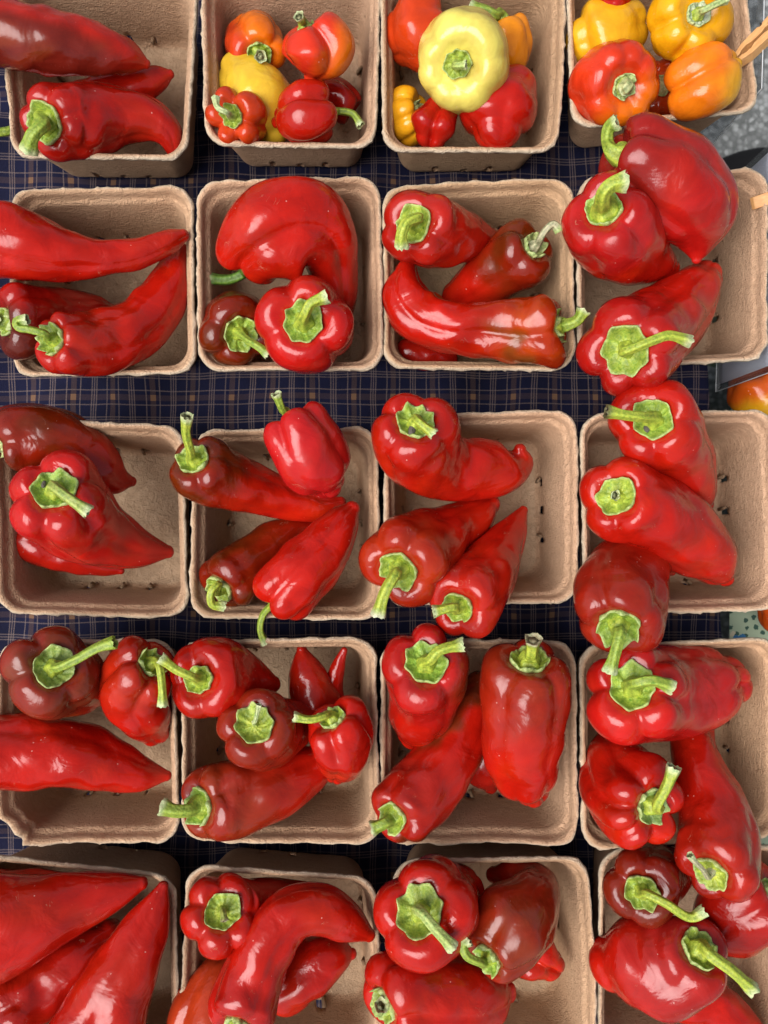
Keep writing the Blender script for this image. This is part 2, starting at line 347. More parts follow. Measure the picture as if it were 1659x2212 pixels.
# ------------------------------------------------------------------ pulp baskets
RIM = 8.3
PROF = [(0.00, 8.02), (0.04, 8.20), (0.14, 8.32), (0.26, 8.33), (0.38, 8.26), (0.47, 8.05), (0.52, 7.75), (0.56, 7.45), (0.68, 7.28), (0.84, 7.16),
        (0.92, 6.98), (0.97, 6.7), (1.08, 5.9), (1.20, 5.0), (1.32, 4.1), (1.43, 3.2), (1.53, 2.4), (1.60, 1.8), (1.64, 1.45), (1.68, 1.1), (1.76, 0.75), (1.92, 0.5), (2.15, 0.38), (2.5, 0.34), (3.4, 0.36), (4.8, 0.38), (6.2, 0.38), (7.4, 0.38)]
def basket(corners, label, seed, dent=None):
    rng = random.Random(seed); r_ = np.random.RandomState(seed)
    Q = [W(u, v, RIM) for u, v in corners]                      # TL TR BR BL
    c0 = sum(Q) / 4
    half = 0.25 * (np.linalg.norm(Q[1] - Q[0]) + np.linalg.norm(Q[2] - Q[3])) * 0.5 + 0.25 * (np.linalg.norm(Q[3] - Q[0]) + np.linalg.norm(Q[2] - Q[1])) * 0.5
    ns, ncor = 54, 10
    ab, side, pos = [], [], []
    R = 0.24
    for sd in range(4):
        for i in range(ns):
            t = -1 + R + (2 - 2 * R) * (i + 0.5) / ns
            ab.append([(t, 1), (1, -t), (-t, -1), (-1, t)][sd]); side.append(sd); pos.append(t)
        cx, cy = [(1 - R, 1 - R), (1 - R, -1 + R), (-1 + R, -1 + R), (-1 + R, 1 - R)][sd]
        a0 = [90, 0, -90, 180][sd]
        for i in range(ncor):
            a = math.radians(a0 - 90 * (i + 0.5) / ncor)
            ab.append((cx + R * math.cos(a), cy + R * math.sin(a))); side.append(-1); pos.append(0)
    ab = np.array(ab); n = len(ab)
    th = np.arange(n) / n * 2 * math.pi
    ph = r_.uniform(0, 6.28, 12)
    low = sum(np.sin((k + 1) * th + ph[k]) / (k + 1.0) for k in range(6))
    jag = np.convolve(np.concatenate([r_.uniform(-1, 1, n)] * 3), np.ones(3) / 3, 'same')[n:2 * n]
    spike = np.where(r_.uniform(0, 1, n) < 0.03, r_.uniform(0.3, 1.0, n), 0)
    mid = sum(np.sin(k * th + ph[(k * 3) % 12]) for k in (9, 14, 23)) / 3
    vs_, cols = [], []
    tint = np.array([1.0, 1.0, 1.0]) * rng.uniform(0.92, 1.05) * np.array([1, rng.uniform(.98, 1.01), rng.uniform(.95, 1.03)])
    for k, (ins, z) in enumerate(PROF):
        kk = 1 - (ins / 100) / half
        edge = max(0.0, 1 - ins / 0.3)
        sc = kk + edge * (0.011 * jag + 0.014 * spike + 0.008 * mid) + 0.009 * low * max(0, 1 - ins / 3) 
        a = ab[:, 0] * sc; b = ab[:, 1] * sc
        if ins > 2:                                           # the floor: rounder corners towards the middle are fine
            pass
        P = (np.outer((1 - a) * (1 + b) / 4, Q[0]) + np.outer((1 + a) * (1 + b) / 4, Q[1]) + np.outer((1 + a) * (1 - b) / 4, Q[2]) + np.outer((1 - a) * (1 - b) / 4, Q[3]))
        zz = z / 100 + (0.0019 * low + 0.0009 * mid) * smooth01((z - 3) / 5) + 0.0005 * jag * edge + 0.0006 * np.sin(th * 17 + k * 1.3 + ph[0]) * (1 if ins > 1 and ins < 2 else 0)
        P[:, 2] = zz
        if dent is not None and z > 5:
            dd = np.exp(-(((ab[:, 0] - dent[0]) / 0.16) ** 2 + ((ab[:, 1] - dent[1]) / 0.16) ** 2)) * smooth01((z - 5) / 3)
            P[:, 0] -= dent[0] * 0.013 * dd; P[:, 1] -= dent[1] * 0.006 * dd; P[:, 2] += 0.005 * dd * np.sin(th * 40)
        vs_.append(P)
        light = 1.0 if ins < 0.1 else 0.55 if ins < 0.2 else 0.0
        body = np.array([0.66, 0.43, 0.265]) * tint; pale = np.array([0.82, 0.69, 0.51]); floor = np.array([0.65, 0.46, 0.295]) * tint
        col = body if ins < 2.1 else floor
        if 0.1 <= ins <= 0.5: col = body * 1.08
        if 0.55 <= ins <= 0.9: col = body * 1.05
        cols.append(np.tile(col * (1 - light) + pale * light, (n, 1)))
    V = np.concatenate(vs_); C = np.concatenate(cols)
    holes = set()
    hk = [k for k, (i, z) in enumerate(PROF) if 0.6 <= z <= 1.9 and i < 1.9]
    centres = []
    for sd in range(4):
        for c in (-0.42, 0.0, 0.42):
            c += rng.uniform(-0.03, 0.03)
            cand = [j for j in range(n) if side[j] == sd and abs(pos[j] - c) < 0.044]
            if rng.random() < 0.12: cand = cand[:1]
            ks = hk[:-1] if rng.random() < 0.6 else hk[1:-1]
            for j in cand:
                for k in ks: holes.add((k, j))
            if cand: centres.append((ks, cand))
    F = []
    nr = len(PROF)
    for k in range(nr - 1):
        for j in range(n):
            if (k, j) in holes: continue
            j2 = (j + 1) % n
            F.append((k * n + j, (k + 1) * n + j, (k + 1) * n + j2, k * n + j2))
    F.append([(nr - 1) * n + j for j in range(n)][::-1])
    # torn edges and curled flaps round each vent
    ctr = c0.copy(); ctr[2] = 0.03
    V = V.tolist(); C = C.tolist()
    for ks, cand in centres:
        for k in ks + [ks[-1] + 1]:
            for j in cand + [(cand[-1] + 1) % n]:
                for q in range(3): V[k * n + j][q] += rng.uniform(-0.0006, 0.0006)
        if rng.random() < 0.85:
            a = np.array(V[ks[0] * n + cand[0]]); b = np.array(V[(ks[-1] + 1) * n + cand[0]])
            d = np.array(V[ks[0] * n + (cand[-1] + 1) % n]) - a
            inn = (ctr - a); inn /= np.linalg.norm(inn)
            i0 = len(V)
            for t in (0, 0.5, 1):
                base = a + (b - a) * t
                V.append(base.tolist()); V.append((base + d * rng.uniform(0.2, 0.45) + inn * rng.uniform(0.001, 0.004)).tolist())
                C += [[0.42, 0.28, 0.17]] * 2
            F += [(i0, i0 + 1, i0 + 3, i0 + 2), (i0 + 2, i0 + 3, i0 + 5, i0 + 4)]
    o = mesh_obj('pulp_basket', np.array(V) - np.array([c0[0], c0[1], 0]), F, M_PULP, cols=np.array(C))
    o.location = (c0[0], c0[1], 0)
    sm = o.modifiers.new('thickness', 'SOLIDIFY'); sm.thickness = 0.0022; sm.offset = -1; sm.use_rim = True
    tag(o, label, 'basket', 'brown moulded pulp baskets on the plaid cloth')
    return o

BASKETS = [
 ([(5, -70), (432, -70), (405, 345), (20, 340)], 'brown pulp basket in the top left corner under a dark curved pepper'),
 ([(430, -75), (826, -75), (813, 320), (447, 314)], 'brown pulp basket of six small red, orange and yellow peppers'),
 ([(820, -75), (1228, -75), (1210, 328), (828, 328)], 'brown pulp basket holding the big pale yellow pepper'),
 ([(1221, -120), (1608, -130), (1645, 240), (1234, 278)], 'brown pulp basket in the top right with clothespin and orange peppers'),
 ([(22, 413), (417, 402), (423, 808), (20, 816)], 'brown pulp basket of three long red peppers, second row, leftmost'),
 ([(423, 394), (822, 380), (829, 800), (424, 803)], 'brown pulp basket with a large folded pepper and two stem-up peppers'),
 ([(826, 397), (1236, 388), (1246, 802), (825, 797)], 'brown pulp basket with a yellow-shouldered pepper along its front rim'),
 ([(1243, 387), (1655, 366), (1668, 778), (1250, 800)], 'brown pulp basket overflowing with a huge dark red pepper at top right'),
 ([(-16, 908), (396, 918), (409, 1338), (-8, 1328)], 'brown pulp basket in the middle row, leftmost, with mostly empty floor'),
 ([(416, 926), (816, 918), (826, 1338), (411, 1336)], 'brown pulp basket with four peppers round an open floor, middle row'),
 ([(830, 896), (1244, 886), (1254, 1308), (828, 1312)], 'brown pulp basket with three vent holes showing on its right wall'),
 ([(1252, 892), (1682, 880), (1692, 1318), (1262, 1323)], 'brown pulp basket at the right edge of the middle row'),
 ([(-8, 1386), (376, 1378), (389, 1826), (-2, 1828)], 'brown pulp basket with a dented front corner, fourth row, leftmost'),
 ([(382, 1383), (812, 1376), (821, 1822), (391, 1822)], 'brown pulp basket crowded with six peppers, fourth row'),
 ([(822, 1380), (1244, 1386), (1254, 1834), (819, 1824)], 'brown pulp basket with an upright wide red pepper on its right side'),
 ([(1252, 1393), (1686, 1377), (1702, 1815), (1257, 1840)], 'brown pulp basket at the right edge of the fourth row'),
 ([(-62, 1842), (380, 1892), (389, 2312), (-62, 2312)], 'brown pulp basket in the bottom left corner with a plain outer back wall'),
 ([(404, 1867), (814, 1897), (838, 2330), (384, 2312)], 'brown pulp basket in the bottom row with a crooked pepper across it'),
 ([(847, 1857), (1271, 1850), (1293, 2320), (836, 2320)], 'brown pulp basket in the bottom row holding a brown bent pepper'),
 ([(1295, 1834), (1732, 1826), (1742, 2290), (1289, 2300)], 'brown pulp basket in the bottom right corner'),
]
for i, (c, lab) in enumerate(BASKETS): basket(c, lab, 100 + i, (-0.93, -0.93) if 'dented' in lab else None)

# ------------------------------------------------------------------ peppers
RED, DEEP, ROSY = (0.415, 0.0085, 0.003), (0.335, 0.007, 0.003), (0.43, 0.0085, 0.006)
BROWN, DARK, OLIVE = (0.12, 0.021, 0.005), (0.10, 0.012, 0.006), (0.15, 0.065, 0.010)
ORANGE, YELLOW, PALE, REDOR = (0.66, 0.14, 0.004), (0.70, 0.36, 0.010), (0.68, 0.57, 0.11), (0.52, 0.042, 0.006)
LIME, GRN, DKG, DRY = (0.43, 0.49, 0.05), (0.31, 0.40, 0.045), (0.12, 0.22, 0.025), (0.46, 0.42, 0.25)

CAPQ = np.array([0.02, .12, .24, .36, .47, .58, .68, .77, .85, .91, .96, .99, 1.0])
CAPS = np.array([.21, .20, .17, .12, .06, .012, 0.0, .025, .08, .15, .25, .37, .48])
NTH = 72
class Body:
    def __init__(self, spine, n, d, seed, tipd=0.5, crown=0.12, wm=0.5, lump=1.0, phase=None):
        self.wm, self.lump = wm, lump
        P = []
        for i, (u, v, z, r) in enumerate(spine):
            if r is None: r = spine[i + 1][3] * 0.97
            P.append(np.append(W(u, v, z), r * PX(z)))
        self.sp = Spine(P); self.R = self.sp.rad(np.array([self.sp.L * 0.12]))[0]
        self.n, self.d, self.tipd, self.crown = n, d, tipd, crown
        r = np.random.RandomState(seed); self.ph = r.uniform(0, 6.283, 24); self.r = r
        self.lobe_amp = r.uniform(-1, 1, 8)
        if phase is not None: self.ph[0] = self.ph[1] = 0.0; self.ph[2] = -phase
    def lobe(self, th):
        p = self.ph
        t = th + 0.22 * np.sin(th + p[0]) + 0.10 * np.sin(2 * th + p[1]) + p[2]
        s = np.abs(np.sin(self.n * t / 2))
        return s, t
    def pts(self, s, q, th):
        """surface points; s arc position, q cap fraction (arrays, ring count), th angles"""
        sp, R = self.sp, self.R; p = self.ph
        S = s[:, None] * np.ones_like(th)[None]; Q = q[:, None] * np.ones_like(th)[None]; TH = np.ones_like(s)[:, None] * th[None]
        ls, t = self.lobe(TH)
        x = s[:, None] / sp.L
        wsh = np.exp(-(s[:, None] / (1.1 * R)) ** 2)
        wtip = smooth01((x - 0.6) / 0.4) * self.tipd
        wt = np.maximum(np.maximum(wsh, self.wm * (1 - 0.35 * x)), wtip)
        crease = (1 - ls) ** 1.7
        amp = 0.05 * np.sin(TH + p[3]) + 0.05 * np.sin(2 * TH + p[4] + 2 * x) + 0.10 * self.d / 0.2 * np.interp((t * self.n / 6.283) % 6, np.arange(8), self.lobe_amp) * 0.35
        m = 1 + wt * (-self.d * crease * 1.25 + self.d * 0.25 * ls) + amp * 0.7
        k = 1.0 / (1.4 * R)
        m += self.lump * 0.034 * np.sin(S * k * 3.1 + 1.6 * np.sin(TH + p[5]) + p[6]) * np.sin(2 * TH + p[7]) + self.lump * 0.030 * np.sin(S * k * 5.3 + p[8] + TH) * np.sin(3 * TH + p[9] + S * k) + self.lump * 0.018 * np.sin(S * k * 9 + p[10] - 2 * TH) * np.sin(4 * TH + p[11])
        rr = sp.rad(s)[:, None] * Q * (1 + (m - 1) * smooth01(Q * 1.6))
        bump = self.crown * R * (ls - 0.55) * np.clip(1 - np.abs(Q - 0.72) / 0.5, 0, 1) * (1 - smooth01((s[:, None] / R - 0.25) / 0.75))
        pos, T, Nn, B = sp.at((S - bump))
        return pos + Nn * (np.cos(TH) * rr)[..., None] + B * (np.sin(TH) * rr)[..., None], TH, S
    def mesh(self):
        sp, R = self.sp, self.R
        r_end = sp.r[-1]; e = min(r_end * 0.9, 0.35 * sp.L)
        s_cap = CAPS * R; q_cap = CAPQ
        nb = 46
        sb = np.linspace(0.48 * R, sp.L, nb + 1)[1:]
        a = np.linspace(0, 1, 9)[1:]
        st = sp.L + e * np.sin(a * math.pi / 2); qt = np.maximum(np.cos(a * math.pi / 2), 0.015)
        s = np.concatenate([s_cap, sb, st]); q = np.concatenate([q_cap, np.ones(nb), qt])
        th = np.linspace(0, 2 * math.pi, NTH, endpoint=False)
        V, TH, S = self.pts(s, q, th)
        nr = len(s)
        F = grid_faces(nr, NTH)
        F.append(list(range(NTH))[::-1]); F.append([(nr - 1) * NTH + j for j in range(NTH)])
        F = [tuple(f[::-1]) for f in F]
        return V.reshape(-1, 3), F, TH.ravel(), S.ravel(), np.repeat(q, NTH)

count = [0]
def fbm(P, seed, k):
    r = np.random.RandomState(seed); o = 0
    for i in range(5):
        d = r.normal(size=3); d /= np.linalg.norm(d)
        d2 = r.normal(size=3); d2 /= np.linalg.norm(d2)
        f = k * (1.0 + 0.7 * i)
        o = o + np.sin(P @ d * f + r.uniform(0, 6.28) + 1.5 * np.sin(P @ d2 * f * 0.7)) / (1 + 0.6 * i)
    return o / 2.4
def pep(name, label, spine, n=4, d=0.14, col=RED, head=None, he=0.45, side=None, patch=None, stem=None, rs=9, rc=None, sc=GRN, endc=None, seed=None, tipd=0.5, crown=0.12, calyx=True, wm=0.5, lump=1.0, phase=None, cc=None, spot=None, group='red peppers in the baskets', cat='pepper'):
    count[0] += 1; seed = seed or count[0] * 7 + 11
    b = Body(spine, n, d, seed, tipd, crown, wm, lump, phase)
    V, F, TH, S, Qr = b.mesh()
    base = V.mean(0); base[2] = V[:, 2].min()
    root = empty(name, base)
    tag(root, label, cat, group)
    rng = np.random.RandomState(seed + 5)
    # skin colour: ripening patches that belong to the fruit
    C = np.tile(np.array(col), (len(V), 1)).astype(float)
    nz = fbm(V, seed, 70)
    C *= (1 + 0.15 * fbm(V, seed + 1, 45))[:, None]
    nz2 = fbm(V, seed + 3, 110)
    C *= (1 + 0.10 * nz2)[:, None]
    C[:, 1] *= 1 + (0.8 if col[1] < 0.03 else 0.06) * np.clip(nz, 0, 1)
    if head is not None:
        f = 1 - smooth01((S / b.sp.L - he * 0.35 + 0.16 * nz) / (he * 0.75))
        f = f * (0.62 + 0.38 * smooth01(0.5 + 0.9 * nz2))
        C = C * (1 - f[:, None]) + np.array(head) * np.array([0.86, 0.72, 0.42]) * (1 + 0.25 * nz2[:, None]) * f[:, None]
    if side is not None:                                      # (colour, du, dv, dz, offset)
        dv = np.array([side[1], -side[2], side[3]], float); dv /= np.linalg.norm(dv)
        c0 = V.mean(0); x = (V - c0) @ dv / b.R
        f = smooth01((x - side[4] + 0.22 * nz) / 0.7)
        C = C * (1 - f[:, None]) + np.array(side[0]) * f[:, None]
    if patch is not None:
        f = smooth01((nz - patch[1]) / 0.5) * 0.85
        C = C * (1 - f[:, None]) + np.array(patch[0]) * f[:, None]
    mesh_obj('skin', V - base, F, M_SKIN, root, C)
    if not calyx: return root
    # calyx: a scalloped green collar seated on the crown
    rcw = (rc * 0.95 * PX(spine[0][2])) if rc else b.R * 0.42
    qmax = min(rcw / b.sp.rad(np.array([0.02 * b.sp.L]))[0], 0.8)
    nk = rng.randint(5, 8); nc = 60; ncr = 13
    th = np.linspace(0, 2 * math.pi, nc, endpoint=False)
    fr = np.linspace(0.03, 1, ncr)
    ph = rng.uniform(0, 6.28, 8)
    tri = np.abs(((th * nk / 6.283 + ph[0] + 0.18 * np.sin(th + ph[1])) % 1) - 0.5) * 2
    outl = 0.90 + 0.13 * tri ** 1.5 + 0.06 * np.sin(2 * th + ph[2]) + 0.015 * np.sin(11 * th + ph[3])
    top = np.zeros((ncr, nc, 3)); bot = np.zeros((ncr, nc, 3))
    pos0, T0, N0, B0 = b.sp.at(np.array([0.0])); up = -T0[0]
    for i, f in enumerate(fr):
        q = qmax * f * outl
        s = np.interp(q, CAPQ, CAPS) * b.R
        for tgt, off in ((top, 0.0016), (bot, 0.0)):
            pts, _, _ = b.pts(np.array([0.0]), np.array([1.0]), th)     # radial directions only
            pp, T, Nn, B = b.sp.at(s)
            ls, _t = b.lobe(th)
            bump = b.crown * b.R * (ls - 0.55) * np.clip(1 - np.abs(q - 0.72) / 0.5, 0, 1)
            pp, T, Nn, B = b.sp.at(s - np.maximum(bump, -0.001))
            rr = b.sp.rad(s) * q
            wav = 0.0011 * np.sin(nk * th + ph[4]) * f ** 2 + 0.0006 * np.sin(13 * th + ph[5] + 5 * f) * f
            lift = (0.16 * rcw * math.exp(-(f / 0.34) ** 2) + 0.0006 + wav + 0.0020 * f ** 5 * (0.5 + tri)) if tgt is top else -0.0012
            tgt[i] = pp + Nn * (np.cos(th) * rr)[:, None] + B * (np.sin(th) * rr)[:, None] + up * np.asarray(lift + off)[..., None] if np.ndim(lift) else pp + Nn * (np.cos(th) * rr)[:, None] + B * (np.sin(th) * rr)[:, None] + up * (lift + off)
    CV = np.concatenate([top.reshape(-1, 3), bot.reshape(-1, 3)])
    F1 = [t[::-1] for t in grid_faces(ncr, nc)]; F2 = grid_faces(ncr, nc, off=ncr * nc)
    o1 = (ncr - 1) * nc; o2 = ncr * nc + o1
    FE = [(o1 + j, o2 + j, o2 + (j + 1) % nc, o1 + (j + 1) % nc) for j in range(nc)]
    hv = rng.uniform(0.82, 1.12) * np.array([rng.uniform(0.85, 1.12), 1.0, 1.0])
    ccol = np.array(cc if cc else LIME) * hv; gcol = np.array(GRN if not cc else cc) * hv
    fcol = []
    for i, f in enumerate(fr):
        rib = 0.5 + 0.5 * np.cos(th * nk + ph[4])
        x = smooth01((f - 0.28) / 0.3)
        c = ccol[None] * (1 - x) + gcol[None] * x * (0.75 + 0.35 * rib[:, None])
        ed = smooth01((f - 0.86) / 0.14) * 0.75
        c = c * (1 - ed) + np.array([0.46, 0.52, 0.20]) * ed
        fcol.append(c)
    fcol = np.concatenate(fcol)
    cal = mesh_obj('calyx', CV - base, F1 + F2 + FE + [tuple(range(nc))], M_GREEN, root, np.concatenate([fcol, fcol]))
    if spot:                                                  # small flattened dark blob set on the calyx
        tp = top.reshape(-1, 3); px_ = 829.5 + tp[:, 0] / (CAM_Z - tp[:, 2]) * FPX; py_ = 1106 - tp[:, 1] / (CAM_Z - tp[:, 2]) * FPX
        c = tp[np.argmin((px_ - spot[0]) ** 2 + (py_ - spot[1]) ** 2)] + up * 0.0008
        DV = []
        for i in range(7):
            a = math.pi * i / 6
            for j in range(10):
                t = 2 * math.pi * j / 10; r = spot[2] * PX(14) * (1 + 0.2 * math.sin(2 * t + 1))
                DV.append(c + N0[0] * (r * math.sin(a) * math.cos(t)) + B0[0] * (0.75 * r * math.sin(a) * math.sin(t)) + up * (0.45 * r * math.cos(a)))
        mesh_obj('dark_spot', np.array(DV) - base, grid_faces(7, 10), M_SPOT, cal)
    if stem:
        zr = spine[0][2]
        p0 = pos0[0] + up * (0.01 * rcw - 0.12 * b.R)
        P = [p0, pos0[0] + up * max(0.004, 0.3 * rcw) * 1.0] + [W(*s_) for s_ in stem]
        sp2 = Spine(P, 60)
        nn, m = 30, 20
        s = np.linspace(0, sp2.L, nn); t2 = np.linspace(0, 2 * math.pi, m, endpoint=False)
        r0 = rs * PX(zr)
        x = s / sp2.L
        rad = r0 * (1 + 0.9 * np.exp(-(s / (1.6 * r0)) ** 2) + 0.28 * smooth01((x - 0.8) / 0.2)) * (1 - 0.12 * np.sin(x * 3.1))
        pp, T, Nn, B = sp2.at(s)
        fl = 1 + 0.10 * np.cos(5 * t2[None] + ph[6] + 1.2 * x[:, None]) + 0.04 * np.sin(3 * t2[None] + 9 * x[:, None])
        rr = rad[:, None] * fl
        SV = pp[:, None] + Nn[:, None] * (np.cos(t2)[None] * rr)[..., None] + B[:, None] * (np.sin(t2)[None] * rr)[..., None]
        jag = rng.uniform(-1, 1, m) * 0.25 * r0
        SV[-1] += T[-1][None] * jag[:, None]
        lo = (s[-1] * 1.0)
        inn = pp[-1] + Nn[-1] * (np.cos(t2) * rr[-1] * 0.55)[:, None] + B[-1] * (np.sin(t2) * rr[-1] * 0.55)[:, None] - T[-1] * 0.0012
        lip = SV[-1].copy()
        SV = SV.reshape(-1, 3)
        sF = [t[::-1] for t in grid_faces(nn, m)]
        a = np.array(sc); e = np.array(endc if endc else (0.52, 0.55, 0.30))
        SC = np.concatenate([np.tile(np.array(LIME if sc not in (DRY, DKG) else sc) * (1 - g_) + a * g_, (m, 1)) for g_ in smooth01(x / 0.35)])
        ridge = (0.85 + 0.2 * np.cos(5 * np.tile(t2, nn) + ph[6] + 1.2 * np.repeat(x, m)))[:, None]
        SC = SC * ridge
        k = smooth01((np.repeat(x, m) - 0.86) / 0.14)[:, None]
        SC = SC * (1 - k) + e * k
        st_o = mesh_obj('stem', SV - base, sF, M_GREEN, root, SC)
        core = np.tile(e * np.array([0.55, 0.5, 0.45]), (m, 1))
        mesh_obj('cut_end', np.concatenate([lip, inn]) - base, [t[::-1] for t in grid_faces(2, m)] + [tuple(m + j for j in range(m))], M_GREEN, st_o, np.concatenate([np.tile(e, (m, 1)), core]))
    return root

# --- top row, first basket
pep('red_pepper', 'long curved pepper with dark streak, lying across the top left corner', [(-150, 30, 8.6, 50), (-100, 45, 10.2, 62), (-20, 70, 10.6, 70), (70, 82, 10.4, 70), (150, 97, 9.8, 63), (230, 112, 9, 50), (285, 125, 8.3, 33), (316, 138, 7.9, 10)], d=.08, col=(0.38, .011, .004), side=((.15, .012, .006), 0.0, 1, 0.6, 0.62), patch=((.22, .03, .008), .35), n=3, lump=1.4, calyx=False)
pep('red_pepper', 'red pepper mostly hidden, its pointed tip showing under the dark streaked one', [(50, 268, 4.6, 38), (80, 262, 4.5, 44), (150, 243, 4.6, 50), (230, 215, 5, 48), (300, 186, 5.2, 37), (345, 168, 5.3, 24), (368, 160, 5.3, 9)], d=.08, stem=[(30, 280, 5.2), (0, 286, 5.6), (-30, 285, 5.8)], rs=10, rc=24, sc=GRN)
pep('red_pepper', 'hooked red pepper with thick curled stem, front of the top left basket', [(98, 264, 11, None), (125, 263, 9.6, 80), (200, 258, 8.2, 76), (270, 252, 7.4, 58), (330, 262, 7, 44), (368, 292, 6.6, 30), (378, 325, 6.2, 17)], n=5, d=.13, col=DEEP, stem=[(95, 270, 12.6), (72, 292, 12.8), (62, 325, 12.0)], rs=15, rc=45, sc=GRN)
# --- top row, second basket
G2 = 'small mixed peppers in the second basket of the top row'
pep('orange_pepper', 'small orange pepper with brown scars at the back of its basket', [(560, 118, 7.5, None), (552, 100, 6.4, 60), (545, 88, 4.6, 56), (540, 80, 3, 30)], n=4, d=.2, col=ORANGE, side=(REDOR, -1, .6, 0, -.1), rc=28, stem=[(563, 122, 9.0)], rs=10, sc=GRN, group=G2)
pep('yellow_pepper', 'plain yellow pepper lying under a ruffled red one', [(505, 150, 5.4, None), (524, 172, 5.8, 58), (556, 222, 6.2, 82), (576, 262, 5.8, 66), (588, 286, 5.4, 36)], n=3, d=.08, col=(0.68, .44, .03), calyx=False, group=G2)
pep('red_orange_pepper', 'red and orange heart-shaped pepper with deep crease', [(658, 56, 9.8, None), (668, 74, 9.4, 76), (686, 112, 8.9, 82), (684, 148, 8.4, 58), (678, 166, 8, 24)], n=3, d=.32, tipd=1, wm=1.0, phase=-0.25, col=(0.58, .03, .01), side=(ORANGE, 1, .3, 0, .15), rc=20, stem=[(652, 46, 11), (645, 34, 11.6)], rs=9, sc=GRN, group=G2, seed=31)
pep('red_pepper', 'small ruffled red pepper with five bumps and a thin curled stem', [(500, 250, 9.6, None), (512, 252, 8.6, 61), (528, 254, 6.6, 52), (540, 256, 5, 26)], n=5, d=.27, crown=.24, col=REDOR, side=(RED, -.3, -1, 0, .1), rc=26, stem=[(490, 243, 11), (470, 232, 11.2), (466, 212, 11)], rs=7, sc=(.5, .55, .25), group=G2)
pep('red_pepper', 'glossy red heart-shaped pepper whose stem bends to the right', [(712, 242, 8, None), (690, 246, 8.2, 64), (656, 252, 8.2, 68), (624, 258, 7.8, 50), (608, 260, 7.4, 24)], n=3, d=.32, tipd=.9, wm=.9, phase=0.3, crown=.25, rc=16, stem=[(730, 240, 7.4), (762, 246, 7.6), (780, 272, 7.6)], rs=8, sc=GRN, group=G2, seed=45)
pep('red_pepper', 'red pepper half hidden behind the heart-shaped ones, right side', [(762, 240, 3.6, None), (742, 222, 3.8, 42), (712, 205, 3.8, 42), (690, 195, 3.6, 24)], n=3, d=.2, col=DEEP, calyx=False, group=G2)
# --- top row, third basket
G3 = 'mixed peppers in the third basket of the top row'
pep('red_orange_pepper', 'round red-orange pepper in the back left of its basket', [(960, 55, 7, None), (935, 63, 7, 76), (900, 76, 6.8, 82), (868, 86, 6.2, 56)], n=5, d=.1, col=REDOR, rc=18, group=G3)
pep('orange_pepper', 'orange pepper peeking out right of the pale yellow one', [(1082, 44, 7, None), (1090, 78, 6.5, 56), (1098, 120, 5.6, 54), (1098, 160, 4.6, 34)], n=5, d=.12, col=(0.75, .25, .008), rc=20, stem=[(1070, 32, 8), (1048, 22, 8.2), (1014, 16, 8.2)], rs=11, sc=GRN, group=G3)
pep('yellow_pepper', 'yellow-orange pepper with dry calyx, front left of its basket', [(908, 236, 6, None), (888, 244, 5.6, 58), (866, 258, 5, 56), (852, 268, 4.4, 34)], n=6, d=.12, col=(0.74, .34, .01), rc=19, cc=(.35, .28, .12), group=G3)
pep('red_pepper', 'smooth red pepper with long ribs, front right of its basket', [(1085, 176, 6.4, None), (1082, 200, 7.0, 74), (1076, 236, 7.8, 80), (1074, 264, 8.0, 70), (1074, 280, 8, 50)], n=4, d=.15, calyx=False, group=G3, tipd=.5)
pep('red_pepper', 'small knobbly red pepper with three rounded bumps', [(958, 236, 6.6, None), (952, 250, 6.8, 40), (940, 276, 6.8, 52), (934, 300, 6.4, 34)], n=3, d=.36, tipd=1.3, wm=.9, phase=0.1, calyx=False, col=DEEP, group=G3, seed=71)
pep('pale_yellow_pepper', 'large pale yellow squat pepper, the biggest and palest of the mixed ones', [(986, 140, 12, None), (994, 136, 11, 99), (1002, 134, 8.6, 99), (1006, 133, 6.6, 60)], n=7, d=.045, crown=.05, col=PALE, rc=32, stem=[(988, 142, 12.9), (1008, 140, 13.1)], rs=8, sc=(.42, .5, .12), group=G3)
# --- top row, fourth basket
G4 = 'yellow and orange peppers in the top right basket'
pep('orange_pepper', 'orange-red pepper with a tan dry calyx, lowest in the pile', [(1428, 184, 5.6, None), (1432, 188, 4.8, 66), (1436, 192, 3, 58), (1438, 192, 1.8, 30)], n=5, d=.1, col=REDOR, rc=22, cc=(.45, .34, .14), group=G4)
pep('yellow_pepper', 'smooth yellow pepper in the back left of the top right basket', [(1372, 52, 6.4, None), (1352, 60, 6.5, 62), (1314, 72, 7, 74), (1280, 84, 7.2, 68), (1264, 90, 7, 46)], n=4, d=.07, col=YELLOW, rc=18, stem=[(1378, 42, 6.6)], rs=9, group=G4)
pep('red_pepper', 'small round red pepper cut off by the top edge', [(1325, -60, 9, None), (1325, -42, 9, 46), (1325, -14, 9, 50), (1324, 8, 8.7, 34)], n=4, d=.08, calyx=False, group=G4)
pep('yellow_pepper', 'golden yellow ribbed pepper with white corky calyx and pale stem', [(1512, 28, 11, None), (1500, 38, 10.2, 84), (1478, 55, 8.6, 88), (1456, 75, 7.2, 52)], n=6, d=.14, col=(0.70, .33, .005), rc=27, cc=(.6, .58, .42), stem=[(1520, 22, 12), (1545, 10, 12.2), (1570, -2, 12.2)], rs=8, sc=(.45, .52, .2), group=G4)
pep('red_orange_pepper', 'round tomato-like orange-red pepper with a pale cut stem', [(1352, 188, 11, None), (1338, 183, 10, 86), (1322, 180, 8.2, 88), (1310, 178, 6.4, 52)], n=8, d=.05, crown=.06, col=(0.58, .035, .008), side=(ORANGE, .6, 1, 0, .35), rc=27, cc=(.5, .48, .2), stem=[(1350, 192, 11)], rs=11, sc=(.45, .45, .2), group=G4)
